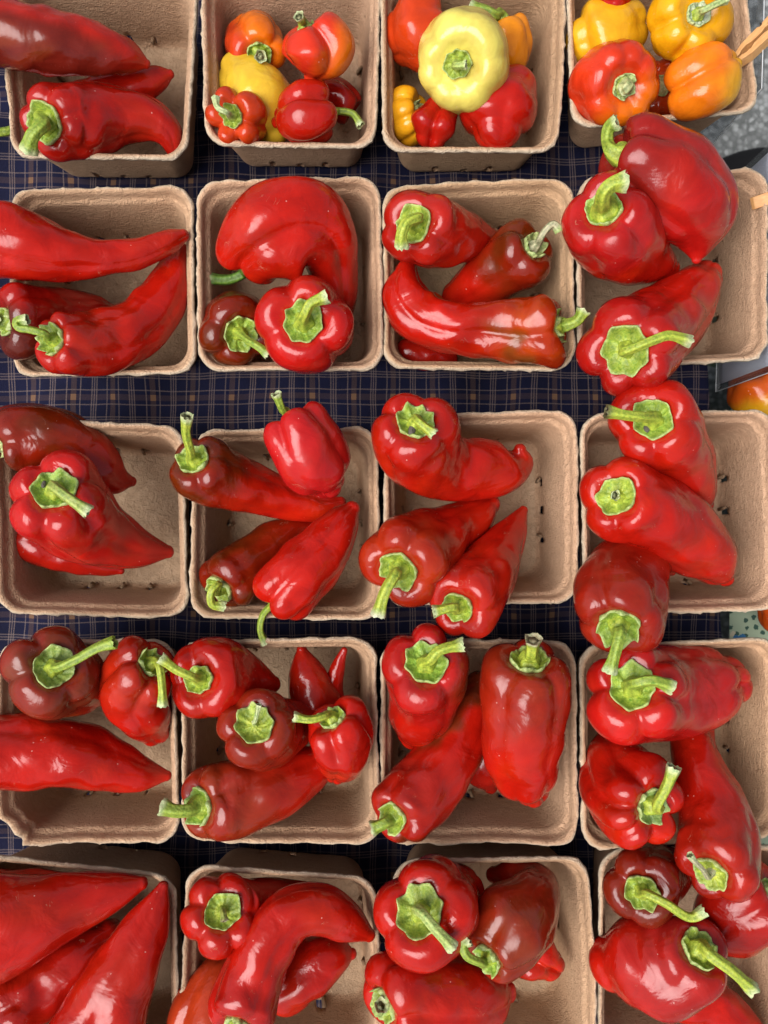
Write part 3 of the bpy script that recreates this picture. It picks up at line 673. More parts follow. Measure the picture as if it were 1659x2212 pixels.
pep('orange_pepper', 'glossy orange pepper with a waist beside the clothespin', [(1456, 206, 7.6, None), (1476, 198, 8.2, 66), (1512, 180, 8.8, 74), (1546, 160, 8.6, 64), (1564, 148, 8.2, 36)], n=3, d=.26, tipd=.9, wm=.8, phase=0.25, col=(0.74, .17, .006), side=(YELLOW, 1, .2, .2, .3), calyx=False, group=G4, seed=97)
# --- second row
pep('red_pepper', 'long red pepper tapering to the right across the top of its basket', [(-150, 500, 9.5, 60), (-100, 505, 10, 75), (-20, 515, 10.5, 85), (60, 526, 10.3, 80), (140, 548, 10, 58), (220, 556, 9.5, 41), (300, 545, 9, 34), (370, 518, 8.7, 25), (396, 508, 8.5, 14)], n=3, d=.14, wm=.7, lump=1.3, calyx=False)
pep('red_pepper', 'dark red pepper at the left edge behind a curved one', [(6, 695, 10.6, None), (32, 695, 10, 80), (90, 690, 8.4, 68), (160, 678, 6.4, 50), (215, 672, 5, 34), (245, 672, 4.4, 14)], n=4, d=.15, col=DEEP, side=(DARK, -.4, 1, 0, .1), rc=30, stem=[(-14, 690, 11.4)], rs=12, sc=GRN)
pep('red_pepper', 'curved red pepper with a hooked stem along the front of its basket', [(112, 733, 12.6, None), (136, 742, 11.6, 68), (215, 740, 9.2, 70), (288, 712, 7.8, 63), (345, 652, 6.5, 55), (374, 592, 6, 40), (386, 548, 5.5, 27)], n=5, d=.13, rc=38, stem=[(98, 722, 13.8), (62, 712, 14.2), (40, 708, 14.2), (36, 694, 14.2), (60, 690, 14.2)], rs=9, sc=GRN)
pep('red_pepper', 'large folded red pepper arching over the back of its basket', [(532, 572, 7.6, None), (540, 545, 8.4, 78), (582, 508, 9.2, 106), (645, 484, 9.2, 102), (694, 505, 8.2, 84), (718, 570, 6.6, 58), (724, 640, 5.2, 50), (726, 685, 4.2, 36)], n=3, d=.2, crown=.16, wm=.95, lump=1.3, phase=0.3, rc=20, stem=[(528, 590, 6.6), (494, 604, 6.4), (446, 602, 6.6)], rs=12, sc=DKG)
pep('red_pepper', 'brownish red pepper with faint ribs, its stem lying to the right', [(520, 722, 9, None), (513, 716, 8.2, 80), (505, 708, 5.6, 74), (500, 702, 3.4, 44)], n=4, d=.12, col=DEEP, head=BROWN, he=1.0, rc=40, stem=[(535, 735, 10), (560, 750, 10.4), (580, 766, 10.2)], rs=9)
pep('red_pepper', 'bright red bell pepper with big pale calyx and upright bent stem', [(655, 694, 12.4, None), (658, 700, 11.2, 104), (668, 708, 8, 96), (676, 716, 4.8, 60)], n=4, d=.16, col=ROSY, rc=48, stem=[(660, 676, 14), (672, 655, 14.4), (706, 640, 14.4)], rs=12, sc=LIME)
pep('red_pepper', 'red pepper with large angular calyx and curled stem, back left of basket', [(894, 484, 12, None), (903, 492, 10.9, 84), (955, 508, 8.8, 74), (1015, 516, 6.8, 50), (1058, 520, 5.2, 24)], n=4, d=.12, col=RED, head=(.38, .014, .012), he=.4, rc=44, stem=[(905, 470, 13.6), (880, 480, 14), (868, 505, 13.8), (868, 532, 13)], rs=12, sc=LIME)
pep('red_pepper', 'chestnut brown pepper with a withered flower end on its stem', [(1156, 530, 9.4, None), (1142, 542, 8.7, 70), (1098, 572, 7.2, 64), (1042, 612, 5.6, 56), (990, 645, 4.3, 38)], n=4, d=.12, head=BROWN, he=.75, rc=31, cc=(.36, .36, .12), stem=[(1168, 514, 10.8), (1180, 496, 11.2), (1196, 484, 11.4), (1208, 498, 11.2)], rs=8, sc=DRY, endc=(.35, .45, .15))
pep('red_pepper', 'curled red pepper with yellow-orange shoulder, along the front rim', [(1208, 704, 9.6, None), (1186, 710, 9.3, 82), (1120, 713, 8.7, 70), (1040, 706, 8.4, 58), (950, 702, 8.1, 58), (892, 666, 7.8, 56), (876, 615, 7.5, 42), (880, 585, 7.3, 26)], n=4, d=.22, crown=.2, wm=.75, lump=2.2, head=(0.40, .055, .008), he=.5, patch=((.15, .05, .008), .25), rc=36, stem=[(1225, 702, 10), (1248, 692, 10.4), (1262, 670, 10.6)], rs=13, sc=GRN)
pep('red_pepper', 'small red pepper end poking out under the yellow-shouldered one', [(985, 768, 3.2, 26), (960, 768, 3.4, 30), (905, 764, 3.8, 33), (868, 757, 4.2, 24), (853, 755, 4.3, 9)], n=3, d=.08, col=DEEP, calyx=False)
pep('red_pepper', 'huge maroon-shouldered red pepper standing highest at the top right', [(1330, 330, 12.8, None), (1358, 342, 12.6, 96), (1425, 385, 12, 110), (1488, 440, 11, 98), (1512, 495, 10, 70), (1508, 540, 9.2, 30), (1505, 560, 9, 11)], n=4, d=.18, crown=.2, col=ROSY, head=(.20, .014, .016), he=.55, rc=20, stem=[(1312, 305, 12.4), (1316, 276, 12.8), (1334, 264, 13.2)], rs=14, sc=GRN)
pep('red_pepper', 'blocky red pepper with thick upright stem in front of the maroon one', [(1304, 450, 14.2, None), (1312, 468, 13, 98), (1340, 515, 10.6, 96), (1392, 555, 8.2, 66), (1440, 580, 6.6, 28)], n=4, d=.14, head=(.42, .013, .02), he=.4, rc=42, stem=[(1302, 438, 15.6), (1305, 415, 16.6), (1322, 398, 17), (1350, 392, 17)], rs=17, sc=LIME)
pep('red_pepper', 'red bell pepper with star calyx and dried split stem, right side of second row', [(1352, 756, 13.6, None), (1358, 750, 12.4, 106), (1402, 718, 10, 96), (1468, 662, 8, 74), (1508, 622, 7, 56), (1522, 600, 6.6, 40)], n=5, d=.15, head=(.40, .012, .016), he=.4, rc=58, stem=[(1378, 748, 14.8), (1410, 735, 15), (1445, 725, 15), (1490, 738, 14.6)], rs=11, sc=LIME, endc=(.5, .48, .3))
# --- third row
pep('red_pepper', 'dark brown-headed pepper curving down, cut by the left edge', [(0, 957, 9.4, None), (28, 948, 9, 76), (100, 940, 8.4, 72), (170, 966, 7.4, 62), (222, 1010, 6.4, 52), (258, 1038, 5.5, 32), (284, 1040, 5, 12)], n=4, d=.12, head=BROWN, he=.8, rc=34, cc=(.42, .4, .2), stem=[(-5, 962, 10.4)], rs=13, sc=DRY)
pep('red_pepper', 'red pepper partly outside the left edge of the middle row', [(-80, 1070, 5.5, 50), (-50, 1085, 5.8, 62), (-18, 1105, 5.6, 56), (5, 1135, 5.2, 36), (4, 1160, 5, 14)], n=3, d=.1, calyx=False)
pep('red_pepper', 'flat red pepper lying under the big five-lobed one', [(0, 1130, 4.6, 38), (20, 1138, 4.6, 45), (80, 1166, 4.6, 54), (160, 1198, 4.4, 42), (228, 1224, 4, 22), (262, 1233, 4, 8)], n=3, d=.1, col=DEEP, calyx=False)
pep('red_pepper', 'big five-lobed red pepper with straight stem and a dark calyx spot', [(118, 1056, 13.8, None), (124, 1072, 12.5, 104), (168, 1114, 10, 94), (240, 1160, 7.6, 66), (308, 1186, 6, 42), (362, 1192, 5, 15)], n=5, d=.17, col=ROSY, rc=50, stem=[(125, 1058, 15.4), (160, 1084, 15.8), (192, 1106, 15.6)], rs=12, sc=(.4, .46, .1), spot=(94, 1048, 8))
pep('red_pepper', 'long red pepper with brown head and tall straight stem', [(418, 992, 12.2, None), (430, 1006, 11.2, 70), (486, 1034, 9.6, 62), (558, 1058, 8, 52), (640, 1086, 6.8, 38), (700, 1096, 6.2, 31), (736, 1086, 6, 14)], n=4, d=.12, head=BROWN, he=.45, rc=38, stem=[(412, 975, 13.8), (402, 935, 15), (405, 898, 16)], rs=10, sc=LIME)
pep('red_pepper', 'boxy rosy red pepper leaning over the back rim', [(622, 898, 12.6, None), (632, 916, 12.6, 70), (662, 968, 12.2, 78), (690, 1016, 11.2, 70), (704, 1040, 10.4, 40)], n=4, d=.17, tipd=1, crown=.16, col=(0.45, .010, .010), rc=16, stem=[(612, 888, 13), (604, 870, 13.6), (597, 850, 14)], rs=9, sc=GRN)
pep('red_pepper', 'brown pepper with curled stem in the front left of its basket', [(474, 1272, 8.8, None), (488, 1258, 8.2, 68), (538, 1216, 7, 60), (600, 1170, 5.6, 50), (658, 1142, 4.6, 34), (690, 1136, 4.2, 18)], n=4, d=.11, head=BROWN, he=.95, rc=34, stem=[(472, 1262, 10.2), (456, 1278, 10.6), (458, 1305, 10.2), (486, 1310, 9.8)], rs=9, sc=LIME)
pep('red_pepper', 'bright red pepper pointing up right, its thin stem hanging off the rim', [(592, 1304, 9.6, None), (612, 1284, 9.8, 70), (660, 1232, 9.6, 70), (708, 1176, 9, 56), (744, 1122, 8.6, 36), (762, 1098, 8.4, 17)], n=4, d=.16, crown=.16, rc=15, stem=[(582, 1312, 9.2), (568, 1330, 8.8), (562, 1360, 8.4), (572, 1390, 8)], rs=8, sc=GRN)
pep('red_pepper', 'bent red pepper with a dark-spotted calyx and a knobbed tip', [(898, 910, 14.6, None), (894, 930, 13.2, 92), (914, 982, 11, 88), (968, 1014, 9, 70), (1040, 1012, 8, 66), (1098, 1006, 7.5, 54), (1128, 986, 7.2, 28), (1124, 970, 7.6, 13)], n=4, d=.13, rc=44, stem=[(905, 912, 16), (938, 938, 16)], rs=10, sc=LIME, spot=(890, 932, 13))
pep('red_pepper', 'red pepper with orange-brown shoulder and long pale-tipped stem', [(860, 1234, 13.2, None), (870, 1220, 12.2, 98), (918, 1180, 9.6, 82), (980, 1140, 7.6, 56), (1034, 1110, 6.4, 42), (1058, 1088, 6.1, 24)], n=4, d=.14, head=(.36, .03, .012), he=.5, rc=46, stem=[(855, 1240, 14.8), (832, 1280, 15.2), (816, 1332, 15)], rs=13, sc=LIME, endc=(.6, .58, .4))
pep('red_pepper', 'pointed red pepper with broken calyx beside the pale-tipped stem', [(988, 1312, 13, None), (1000, 1302, 12, 82), (1044, 1246, 9.6, 72), (1084, 1182, 7.6, 48), (1114, 1132, 6.5, 27), (1131, 1102, 6, 10)], n=4, d=.11, head=(.46, .02, .016), he=.3, rc=36, stem=[(978, 1312, 14.2), (936, 1322, 14.4)], rs=11, sc=LIME)
pep('red_pepper', 'red pepper with dark-ended stem pointing left, right side of middle row', [(1410, 906, 13.6, None), (1414, 912, 12.4, 98), (1448, 964, 10, 86), (1488, 1030, 8, 62), (1512, 1075, 7, 38), (1524, 1090, 6.6, 18)], n=4, d=.13, rc=48, stem=[(1385, 900, 15), (1350, 896, 15.4), (1308, 888, 15.4)], rs=12, sc=LIME, endc=(.12, .1, .04), spot=(1398, 922, 12))
pep('red_pepper', 'red pepper with stemless hexagonal calyx and small nippled tip', [(1332, 1072, 13.6, None), (1342, 1078, 12.4, 92), (1408, 1114, 10, 94), (1478, 1160, 8.6, 84), (1535, 1204, 7.6, 62), (1556, 1236, 7, 38), (1568, 1250, 6.8, 18)], n=4, d=.11, rc=46, stem=[(1330, 1070, 14.1)], rs=9, sc=LIME)
pep('red_pepper', 'brownish red pepper whose stem hangs over the front rim, right side', [(1336, 1356, 13.8, None), (1338, 1332, 12.8, 98), (1345, 1272, 10.6, 95), (1378, 1222, 8.6, 76), (1420, 1216, 7.6, 44), (1450, 1232, 7, 12)], n=4, d=.12, head=(.26, .02, .013), he=.7, rc=52, stem=[(1340, 1365, 15.4), (1330, 1405, 15.6), (1316, 1452, 15.4)], rs=13, sc=GRN)
# --- fourth row
pep('red_pepper', 'greenish brown pepper with a long two-tone stem, top of left basket', [(118, 1440, 12.8, None), (108, 1452, 11.6, 98), (138, 1470, 9.2, 88), (186, 1490, 7.2, 58), (206, 1500, 5.8, 30)], n=4, d=.16, head=(.17, .035, .022), he=1.1, side=(OLIVE, -.6, 1, 0, .45), rc=48, cc=(.3, .42, .08), stem=[(125, 1442, 14.4), (165, 1425, 14.8), (210, 1400, 15), (248, 1388, 15)], rs=11, sc=GRN, endc=GRN)
pep('red_pepper', 'lobed red pepper with its stem drooping down beside a rim', [(330, 1432, 11, None), (312, 1440, 10.5, 74), (288, 1486, 9.2, 76), (312, 1542, 7.8, 60), (334, 1580, 6.6, 32)], n=4, d=.2, crown=.18, head=(.42, .025, .01), he=.5, rc=34, stem=[(345, 1440, 12.4), (350, 1480, 12.6), (352, 1525, 12.4)], rs=9, sc=LIME)
pep('red_pepper', 'large smooth red pepper lying along the lower left, tip to the right', [(-120, 1630, 8.6, 60), (-80, 1630, 8.8, 76), (0, 1626, 9, 82), (80, 1624, 8.7, 80), (155, 1630, 8, 76), (230, 1650, 7.3, 60), (310, 1672, 6.6, 38), (360, 1676, 6.2, 12)], n=3, d=.14, wm=.7, lump=1.3, calyx=False)
pep('red_pepper', 'red pepper with stem reaching over to its left neighbour', [(430, 1467, 12, None), (437, 1468, 11.2, 86), (488, 1462, 9.6, 74), (545, 1466, 7.6, 46), (588, 1478, 6.6, 20)], n=4, d=.08, rc=34, stem=[(415, 1462, 13.2), (380, 1445, 13.6), (346, 1420, 13.8)], rs=10, sc=LIME)
pep('red_pepper', 'upright pointed red pepper at the back of the crowded basket', [(705, 1580, 4.6, 40), (695, 1555, 5, 54), (676, 1508, 6, 54), (662, 1462, 6.2, 44), (654, 1425, 6.2, 26), (651, 1404, 6.2, 12)], n=3, d=.08, calyx=False)
pep('red_pepper', 'thin red pepper tip standing in a back corner of the crowded basket', [(712, 1555, 4.4, 30), (714, 1530, 5, 31), (720, 1480, 5.6, 22), (733, 1432, 6, 13), (744, 1404, 6.2, 7)], n=3, d=.06, calyx=False)
pep('red_pepper', 'large pepper with brown shoulder across the front of the crowded basket', [(430, 1742, 10.6, None), (452, 1736, 9.6, 80), (528, 1718, 8.6, 80), (600, 1694, 8, 70), (670, 1660, 7, 52), (712, 1638, 6.6, 30)], n=4, d=.14, head=(.24, .03, .014), he=.75, rc=42, stem=[(406, 1750, 11.6), (374, 1750, 12), (350, 1742, 12)], rs=15, sc=GRN)
pep('red_pepper', 'brown-headed pepper with an angular calyx in the middle of its basket', [(550, 1564, 13.2, None), (554, 1576, 12.2, 86), (590, 1580, 9.6, 76), (640, 1562, 7.6, 52), (680, 1546, 6.4, 36)], n=4, d=.14, head=(.24, .03, .014), he=.8, rc=46, stem=[(552, 1556, 14.0), (560, 1522, 14.2)], rs=5, sc=(.5, .55, .25))
pep('red_pepper', 'four-lobed red pepper with short stem at the right of the crowded basket', [(716, 1550, 11.6, None), (728, 1562, 11.2, 70), (742, 1606, 10, 74), (734, 1648, 8.8, 50), (726, 1670, 8.2, 24)], n=4, d=.2, tipd=.9, crown=.18, rc=30, stem=[(700, 1548, 12.6), (668, 1555, 13), (634, 1548, 13)], rs=9, sc=LIME)
pep('red_pepper', 'rosy pepper with brown flank, stem reaching over the back rim', [(920, 1432, 13.8, None), (920, 1444, 12.5, 96), (920, 1500, 10, 78), (905, 1552, 8.2, 64), (892, 1588, 6.8, 32)], n=4, d=.18, head=(.46, .014, .02), he=.5, side=(BROWN, 1, .1, 0, .35), rc=50, stem=[(930, 1425, 15.2), (950, 1405, 15.6), (1000, 1392, 15.4)], rs=12, sc=LIME)
pep('red_pepper', 'red pepper end showing between two larger ones at the floor', [(1010, 1540, 4.2, 40), (1020, 1562, 4.4, 50), (1044, 1620, 4.5, 55), (1048, 1672, 4.5, 42), (1060, 1700, 4.2, 16)], n=3, d=.1, col=DEEP, calyx=False)
pep('red_pepper', 'dark streaked pepper lying diagonally, broken stem at lower left', [(848, 1766, 11.6, None), (866, 1750, 10.6, 74), (925, 1690, 9.2, 76), (978, 1612, 8, 66), (1018, 1532, 6.6, 56), (1038, 1484, 5.6, 38)], n=4, d=.12, head=(.34, .016, .012), he=.5, patch=(BROWN, .05), rc=38, stem=[(832, 1778, 12.6), (803, 1790, 12.6)], rs=13, sc=GRN)
pep('red_pepper', 'wide flat red pepper with brown neck standing on the right side', [(1144, 1424, 12.8, None), (1140, 1444, 12.2, 96), (1132, 1530, 11.6, 92), (1128, 1620, 10.6, 80), (1140, 1686, 9.6, 62), (1150, 1708, 9.2, 36)], n=4, d=.14, tipd=.8, head=(.27, .025, .012), he=.6, rc=44, stem=[(1148, 1412, 14.2), (1152, 1380, 15.2)], rs=14, sc=LIME, endc=(.45, .4, .25))
pep('red_pepper', 'long red pepper hanging over the bottom right rim, its calyx at the lower end', [(1534, 1888, 13.2, None), (1546, 1868, 12.3, 88), (1550, 1800, 10.6, 82), (1530, 1720, 9, 68), (1506, 1650, 7.6, 53), (1496, 1592, 6, 44), (1514, 1556, 5, 26)], n=4, d=.12, head=(.36, .018, .012), he=.4, rc=40, stem=[(1518, 1878, 14.6), (1500, 1860, 15), (1490, 1846, 15.2)], rs=6, sc=DRY)
pep('red_pepper', 'five-lobed red bell pepper with cleft end pointing right', [(1366, 1482, 13.8, None), (1364, 1496, 12.5, 108), (1410, 1496, 10, 100), (1482, 1490, 8, 96), (1540, 1476, 7.3, 80), (1572, 1470, 7, 52)], n=5, d=.17, tipd=.9, wm=.4, lump=.5, col=ROSY, rc=54, stem=[(1375, 1475, 15.2), (1410, 1470, 15.6), (1452, 1484, 15.4)], rs=13, sc=GRN)
pep('red_pepper', 'deeply ribbed red pepper with thick pale stem pointing up right', [(1414, 1742, 13.2, None), (1394, 1736, 12.3, 98), (1358, 1702, 10, 96), (1332, 1650, 8, 76), (1332, 1602, 6.2, 46)], n=6, d=.19, crown=.18, rc=40, cc=(.3, .38, .1), stem=[(1420, 1738, 14.6), (1440, 1700, 15.2), (1456, 1656, 15.4)], rs=12, sc=LIME)
# --- bottom row
pep('red_pepper', 'very large smooth red pepper filling the bottom left basket', [(-140, 2020, 9.6, 95), (-80, 2008, 10, 118), (0, 1992, 10, 114), (100, 1964, 9.8, 88), (190, 1938, 9.4, 58), (260, 1920, 9, 38), (306, 1907, 8.8, 15)], n=3, d=.14, wm=.7, lump=1.3, calyx=False)
pep('red_pepper', 'lobed red pepper at the left edge beneath two long ones', [(-8, 2190, 9, None), (20, 2178, 8.6, 68), (100, 2130, 7, 70), (180, 2062, 6, 62), (238, 2020, 5, 36)], n=4, d=.18, col=DEEP, rc=28, stem=[(-22, 2196, 9.8)], rs=11)
pep('red_pepper', 'long flat red pepper rising from the bottom edge to a point', [(165, 2370, 10, 85), (180, 2330, 10.2, 100), (216, 2230, 10.2, 98), (265, 2112, 10, 75), (310, 2020, 9.5, 52), (340, 1952, 9, 30), (353, 1914, 8.8, 12)], n=3, d=.14, wm=.7, lump=1.3, calyx=False)
pep('red_pepper', 'stem-up red pepper with small five-sided calyx, back left of its basket', [(482, 1968, 11.4, None), (479, 1974, 10.3, 84), (526, 1960, 8.2, 66), (596, 1945, 6.4, 50), (652, 1938, 5.4, 34)], n=5, d=.16, rc=42, stem=[(483, 1972, 12.3), (486, 1990, 12.6)], rs=7, sc=(.3, .32, .06), endc=(.25, .2, .1))
pep('red_pepper', 'red pepper tip lying flat behind the crooked one', [(590, 2150, 5.6, 45), (605, 2136, 5.8, 58), (652, 2096, 6, 62), (708, 2068, 6, 50), (746, 2060, 6, 30), (760, 2060, 6, 12)], n=3, d=.1, calyx=False)
pep('red_pepper', 'orange-brown pepper in the lower left behind the crooked one', [(428, 2240, 8, None), (432, 2215, 8, 72), (450, 2160, 7.6, 66), (478, 2102, 6.6, 50), (500, 2072, 6, 28)], n=4, d=.16, col=(0.42, .04, .01), calyx=False)
pep('red_pepper', 'crooked red pepper bent like a boomerang over its basket', [(510, 2216, 12.4, None), (516, 2196, 11.8, 76), (545, 2112, 10.8, 71), (585, 2022, 10.4, 63), (638, 1970, 10, 56), (700, 1966, 9.5, 53), (758, 1996, 9, 38), (798, 2020, 8.8, 14)], n=4, d=.13, head=(.42, .012, .012), he=.3, rc=30, stem=[(508, 2225, 13.4)], rs=9, sc=LIME)
pep('red_pepper', 'small knobbed red pepper beside the brown one', [(1115, 2040, 5.6, 40), (1130, 2050, 5.8, 50), (1165, 2062, 6, 50), (1190, 2080, 6, 32)], n=3, d=.36, tipd=1.3, wm=.9, phase=0.2, calyx=False, seed=301)
pep('red_pepper', 'brown pepper bent double with a curled stem', [(1052, 2072, 12.4, None), (1066, 2058, 11.8, 74), (1106, 2002, 10.8, 90), (1148, 1946, 9, 68), (1148, 1915, 7.4, 50), (1102, 1896, 6, 40), (1066, 1890, 5.4, 18)], n=4, d=.12, head=(.2, .03, .013), he=1.0, rc=36, stem=[(1036, 2078, 13.6), (1008, 2064, 14), (1000, 2038, 14), (1014, 2030, 14)], rs=10, sc=GRN)
pep('red_pepper', 'broad red pepper along the bottom edge, calyx at its left end', [(826, 2176, 11.8, None), (846, 2156, 11.2, 92), (920, 2152, 10, 92), (1000, 2156, 9, 85), (1068, 2150, 8, 55), (1094, 2142, 7.6, 24)], n=4, d=.13, rc=42, stem=[(824, 2172, 13)], rs=12, sc=(.4, .48, .15))
pep('red_pepper', 'large red bell pepper with wide pale calyx in the bottom row', [(906, 1968, 14.2, None), (914, 1978, 12.9, 112), (950, 1962, 10, 98), (992, 1934, 8, 60)], n=4, d=.13, rc=58, stem=[(915, 1975, 15.6), (940, 2005, 16), (978, 2046, 15.8)], rs=12, sc=(.42, .5, .14))
pep('red_pepper', 'dark brown pepper with long forked stem, bottom right basket', [(1388, 1928, 12.2, None), (1384, 1920, 11.2, 80), (1420, 1892, 8.8, 66), (1462, 1872, 7, 44)], n=4, d=.13, col=DEEP, head=(.15, .022, .012), he=1.0, rc=40, stem=[(1400, 1932, 13.8), (1440, 1952, 14.2), (1490, 1982, 14.2), (1522, 1968, 14.2)], rs=10, sc=LIME)
pep('red_pepper', 'red pepper at the right edge of the bottom right basket', [(1672, 1922, 10, None), (1650, 1932, 9.6, 84), (1604, 1962, 8.8, 84), (1560, 2002, 8, 70), (1532, 2028, 7.2, 36)], n=4, d=.14, col=DEEP, rc=30, stem=[(1690, 1920, 11)], rs=10)
pep('red_pepper', 'pointed red pepper under the big one in the bottom right corner', [(1420, 2130, 5.6, 40), (1440, 2140, 5.8, 50), (1520, 2162, 6, 52), (1590, 2196, 6, 38), (1648, 2234, 6, 14)], n=3, d=.08, calyx=False)
pep('red_pepper', 'big glossy maroon pepper with a stem pointing to the lower right corner', [(1512, 2050, 13.2, None), (1494, 2064, 12.2, 90), (1425, 2084, 10.5, 102), (1362, 2076, 9.6, 88), (1322, 2080, 8.8, 54)], n=3, d=.16, head=(.36, .016, .02), he=.8, rc=44, stem=[(1534, 2062, 14.4), (1578, 2095, 14.6), (1626, 2138, 14.4)], rs=13, sc=LIME)

# ------------------------------------------------------------------ things at the right edge
def box_verts(x0, x1, y0, y1, z0, z1):
    return [(x0, y0, z0), (x1, y0, z0), (x1, y1, z0), (x0, y1, z0), (x0, y0, z1), (x1, y0, z1), (x1, y1, z1), (x0, y1, z1)]
BOXF = [(0, 3, 2, 1), (4, 5, 6, 7), (0, 1, 5, 4), (1, 2, 6, 5), (2, 3, 7, 6), (3, 0, 4, 7)]
def prism(outline, w):
    n = len(outline)
    v = [(x, -w, z) for x, z in outline] + [(x, w, z) for x, z in outline]
    f = [tuple(range(n)), tuple(range(2 * n - 1, n - 1, -1))] + [(i, i + n, (i + 1) % n + n, (i + 1) % n) for i in range(n)]
    return v, f
def tube(path, r, m=8):
    sp = Spine([np.append(np.array(p, float), r) for p in path], len(path) * 6)
    t = np.linspace(0, 2 * math.pi, m, endpoint=False)
    V = sp.p[:, None] + sp.N[:, None] * (np.cos(t) * r)[None, :, None] + sp.B[:, None] * (np.sin(t) * r)[None, :, None]
    return V.reshape(-1, 3), [f[::-1] for f in grid_faces(len(sp.p), m)]
def clothespin(grip, axis, roll, label):
    """grip: point on the rim between the jaws; axis: direction from jaws to handles"""
    root = empty('clothespin', grip)
    ax = Vector(axis).normalized(); upv = Vector((0, 0, 1))
    y = upv.cross(ax).normalized(); z = ax.cross(y)
    from mathutils import Matrix
    root.rotation_euler = (Matrix((ax, y, z)).transposed() @ Matrix.Rotation(roll, 3, 'X')).to_euler()
    prof = [(-.014, .0008), (-.006, .0008), (-.003, .0022), (.002, .0026), (.006, .0012), (.016, .0010), (.02, .0020), (.024, .0010), (.030, .0016), (.058, .0062), (.058, .0095), (.030, .0078), (.0215, .0072), (.020, .0058), (.018, .0058), (.0165, .0072), (.0, .0066), (-.012, .0034)]
    for s in (1, -1):
        v, f = prism([(x, zz * s) for x, zz in prof], 0.0048)
        p = mesh_obj('prong', v, f if s == 1 else [t[::-1] for t in f], M_WOOD, root, smooth=False)
        bv = p.modifiers.new('b', 'BEVEL'); bv.width = 0.0005; bv.segments = 2
    path = [(.0195, -.0058, .0064), (.0195, .0058, .0064), (.024, .0068, 0.004), (.026, .0064, 0)]
    path += [(.026 + .0035 * math.cos(a), .0060 - .0016 * a / 6.28, .0035 * math.sin(a)) for a in np.linspace(0, 12.5, 24)]
    path += [(.024, -.0066, -.004), (.0195, -.0058, -.0064), (.0195, .0058, -.0064)]
    V, F = tube(path, 0.0006); mesh_obj('spring', V, F, M_STEEL, root)
    tag(root, label, 'clothespin', 'wooden clothespins on the basket rims')
g1 = W(1614, 112, 8.4)
clothespin(g1, (0.66, 0.62, 0.22), 1.1, 'wooden clothespin clipped on the rim of the top right basket')
g2 = W(1662, 428, 8.2)
clothespin(g2, (0.9, 0.22, 0.35), 0.2, 'wooden clothespin end on the second basket rim at the right edge')

def panel(name, x, y0, y1, z0, z1, mat, th, parent=None, xtop=0.0, curve=0.002):
    """a hanging sheet in the plane x = const with thickness and slight curl"""
    nu, nv = 14, 10; V = []
    for s in (0, 1):
        for i in range(nu):
            for j in range(nv):
                a, b = i / (nu - 1), j / (nv - 1)
                V.append((x + xtop * b + curve * math.sin(a * 3.1) + s * th, y0 + (y1 - y0) * a, z0 + (z1 - z0) * b))
    n = nu * nv; F = []
    for i in range(nu - 1):
        for j in range(nv - 1):
            q = (i * nv + j, (i + 1) * nv + j, (i + 1) * nv + j + 1, i * nv + j + 1)
            F.append(q[::-1]); F.append(tuple(n + k for k in q))
    ring = [i * nv for i in range(nu)] + [(nu - 1) * nv + j for j in range(1, nv)] + [i * nv + nv - 1 for i in range(nu - 2, -1, -1)] + [j for j in range(nv - 2, 0, -1)]
    F += [(ring[k], ring[(k + 1) % len(ring)], n + ring[(k + 1) % len(ring)], n + ring[k]) for k in range(len(ring))]
    return mesh_obj(name, V, F, mat, parent)
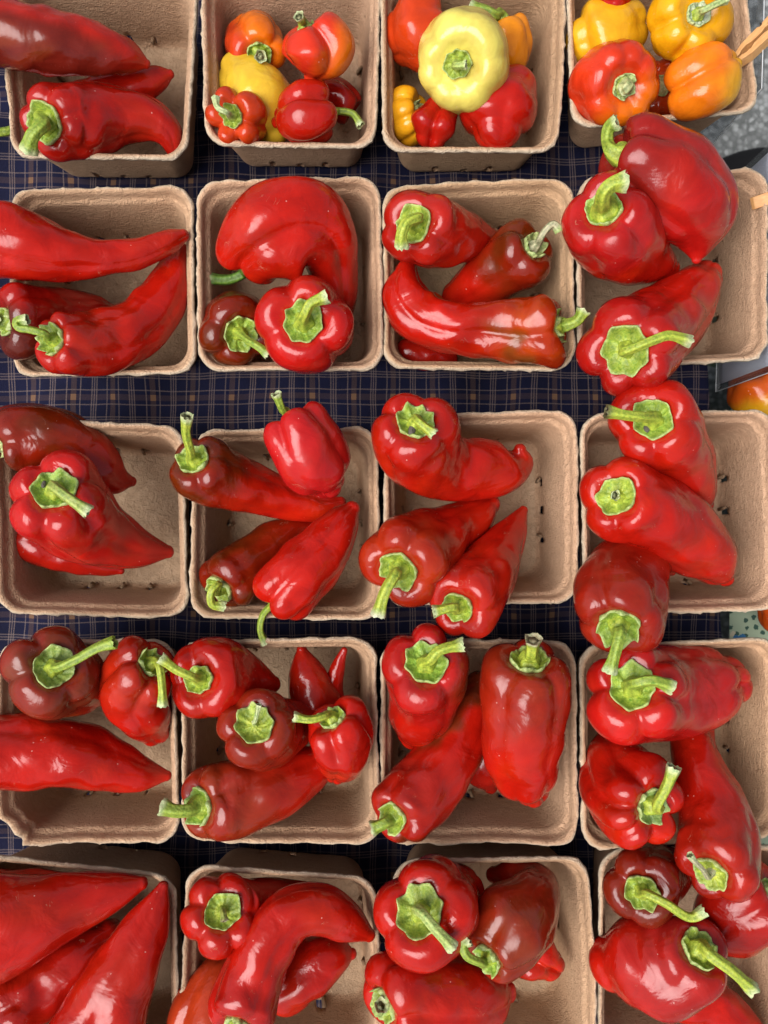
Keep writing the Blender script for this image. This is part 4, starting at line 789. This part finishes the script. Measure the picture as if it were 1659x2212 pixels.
def sleeve(x, y0, y1, z0, z1, label, paper, xtop=0.0):
    root = empty('price_sleeve', (0, 0, 0))
    for dx in (0.0, 0.0016):
        panel('plastic_sheet', x + dx, y0, y1, z0, z1, M_CLEAR, 0.0003, root, xtop)
    V, F = tube([(x, y0, z0), (x + xtop * .5, y0, (z0 + z1) / 2), (x + xtop, y0, z1)], 0.0004, 6)
    mesh_obj('welded_edge', V, F, M_EDGE, root)
    V, F = tube([(x, y0, z0), (x + .002, (y0 + y1) / 2, z0), (x, y1, z0)], 0.0004, 6)
    mesh_obj('welded_edge', V, F, M_EDGE, root)
    V, F = tube([(x + xtop, y0, z1), (x + xtop + .002, (y0 + y1) / 2, z1), (x + xtop, y1, z1)], 0.0004, 6)
    mesh_obj('welded_edge', V, F, M_EDGE, root)
    if paper: panel('paper_card', x + 0.0006, y0 + 0.006, y1 - 0.006, z0 + 0.002, z1 - 0.004, M_PAPER, 0.0004, root, xtop)
    root.location = (x, y0, z0)
    for ch in root.children: ch.location = (-x, -y0, -z0)
    tag(root, label, 'price sleeve', 'price sleeves clipped to the right-hand baskets')
M_EDGE = plain('plastic_edge', (0.6, 0.62, 0.63), 0.25)
sleeve(0.3015, 0.338, 0.50, -0.052, 0.086, 'empty clear plastic sleeve hanging from the top right basket', False)
sleeve(0.3135, 0.1135, 0.30, -0.036, 0.080, 'white card in a clear plastic sleeve hanging at the right edge', True)

# produce on the floral cloth
pep('orange_squash', 'blurry orange and yellow round fruit on the floral cloth', [(1632, 800, -0.5, None), (1638, 815, -0.9, 62), (1650, 850, -1.4, 76), (1662, 885, -2.2, 50)], n=5, d=.05, col=(0.62, .10, .008), side=(YELLOW, 0.1, 1, 0, -.1), calyx=False, group='orange fruit on the floral cloth', cat='fruit')
pep('orange_squash', 'sliver of an orange fruit on the floral cloth at the right edge', [(1668, 1290, -1, None), (1672, 1305, -1.2, 36), (1680, 1330, -1.6, 42), (1688, 1350, -2.4, 26)], n=4, d=.06, col=(0.65, .09, .01), calyx=False, group='orange fruit on the floral cloth', cat='fruit')
# unidentified black rounded shape on the ground
def dark_shape():
    c = W(1690, 400, -66); nr, m = 18, 36; V = []
    for i in range(nr):
        a = (i / (nr - 1)) * math.pi / 2
        for j in range(m):
            t = 2 * math.pi * j / m
            r = 1 + 0.07 * math.sin(3 * t + 1) + 0.04 * math.sin(5 * t + i * 0.4)
            k = math.cos(a) ** 0.6
            V.append((c[0] + 0.15 * r * k * math.cos(t), c[1] + 0.085 * r * k * math.sin(t) + 0.02 * math.cos(t) , -0.75 + 0.12 * math.sin(a) ** 0.8 * (1 + 0.06 * math.sin(4 * t))))
    o = mesh_obj('black_shape', V, grid_faces(nr, m) + [tuple((nr - 1) * m + j for j in range(m))], M_BLACK)
    tag(o, 'black rounded shape on the grey asphalt at the right edge', 'dark_shape')
dark_shape()
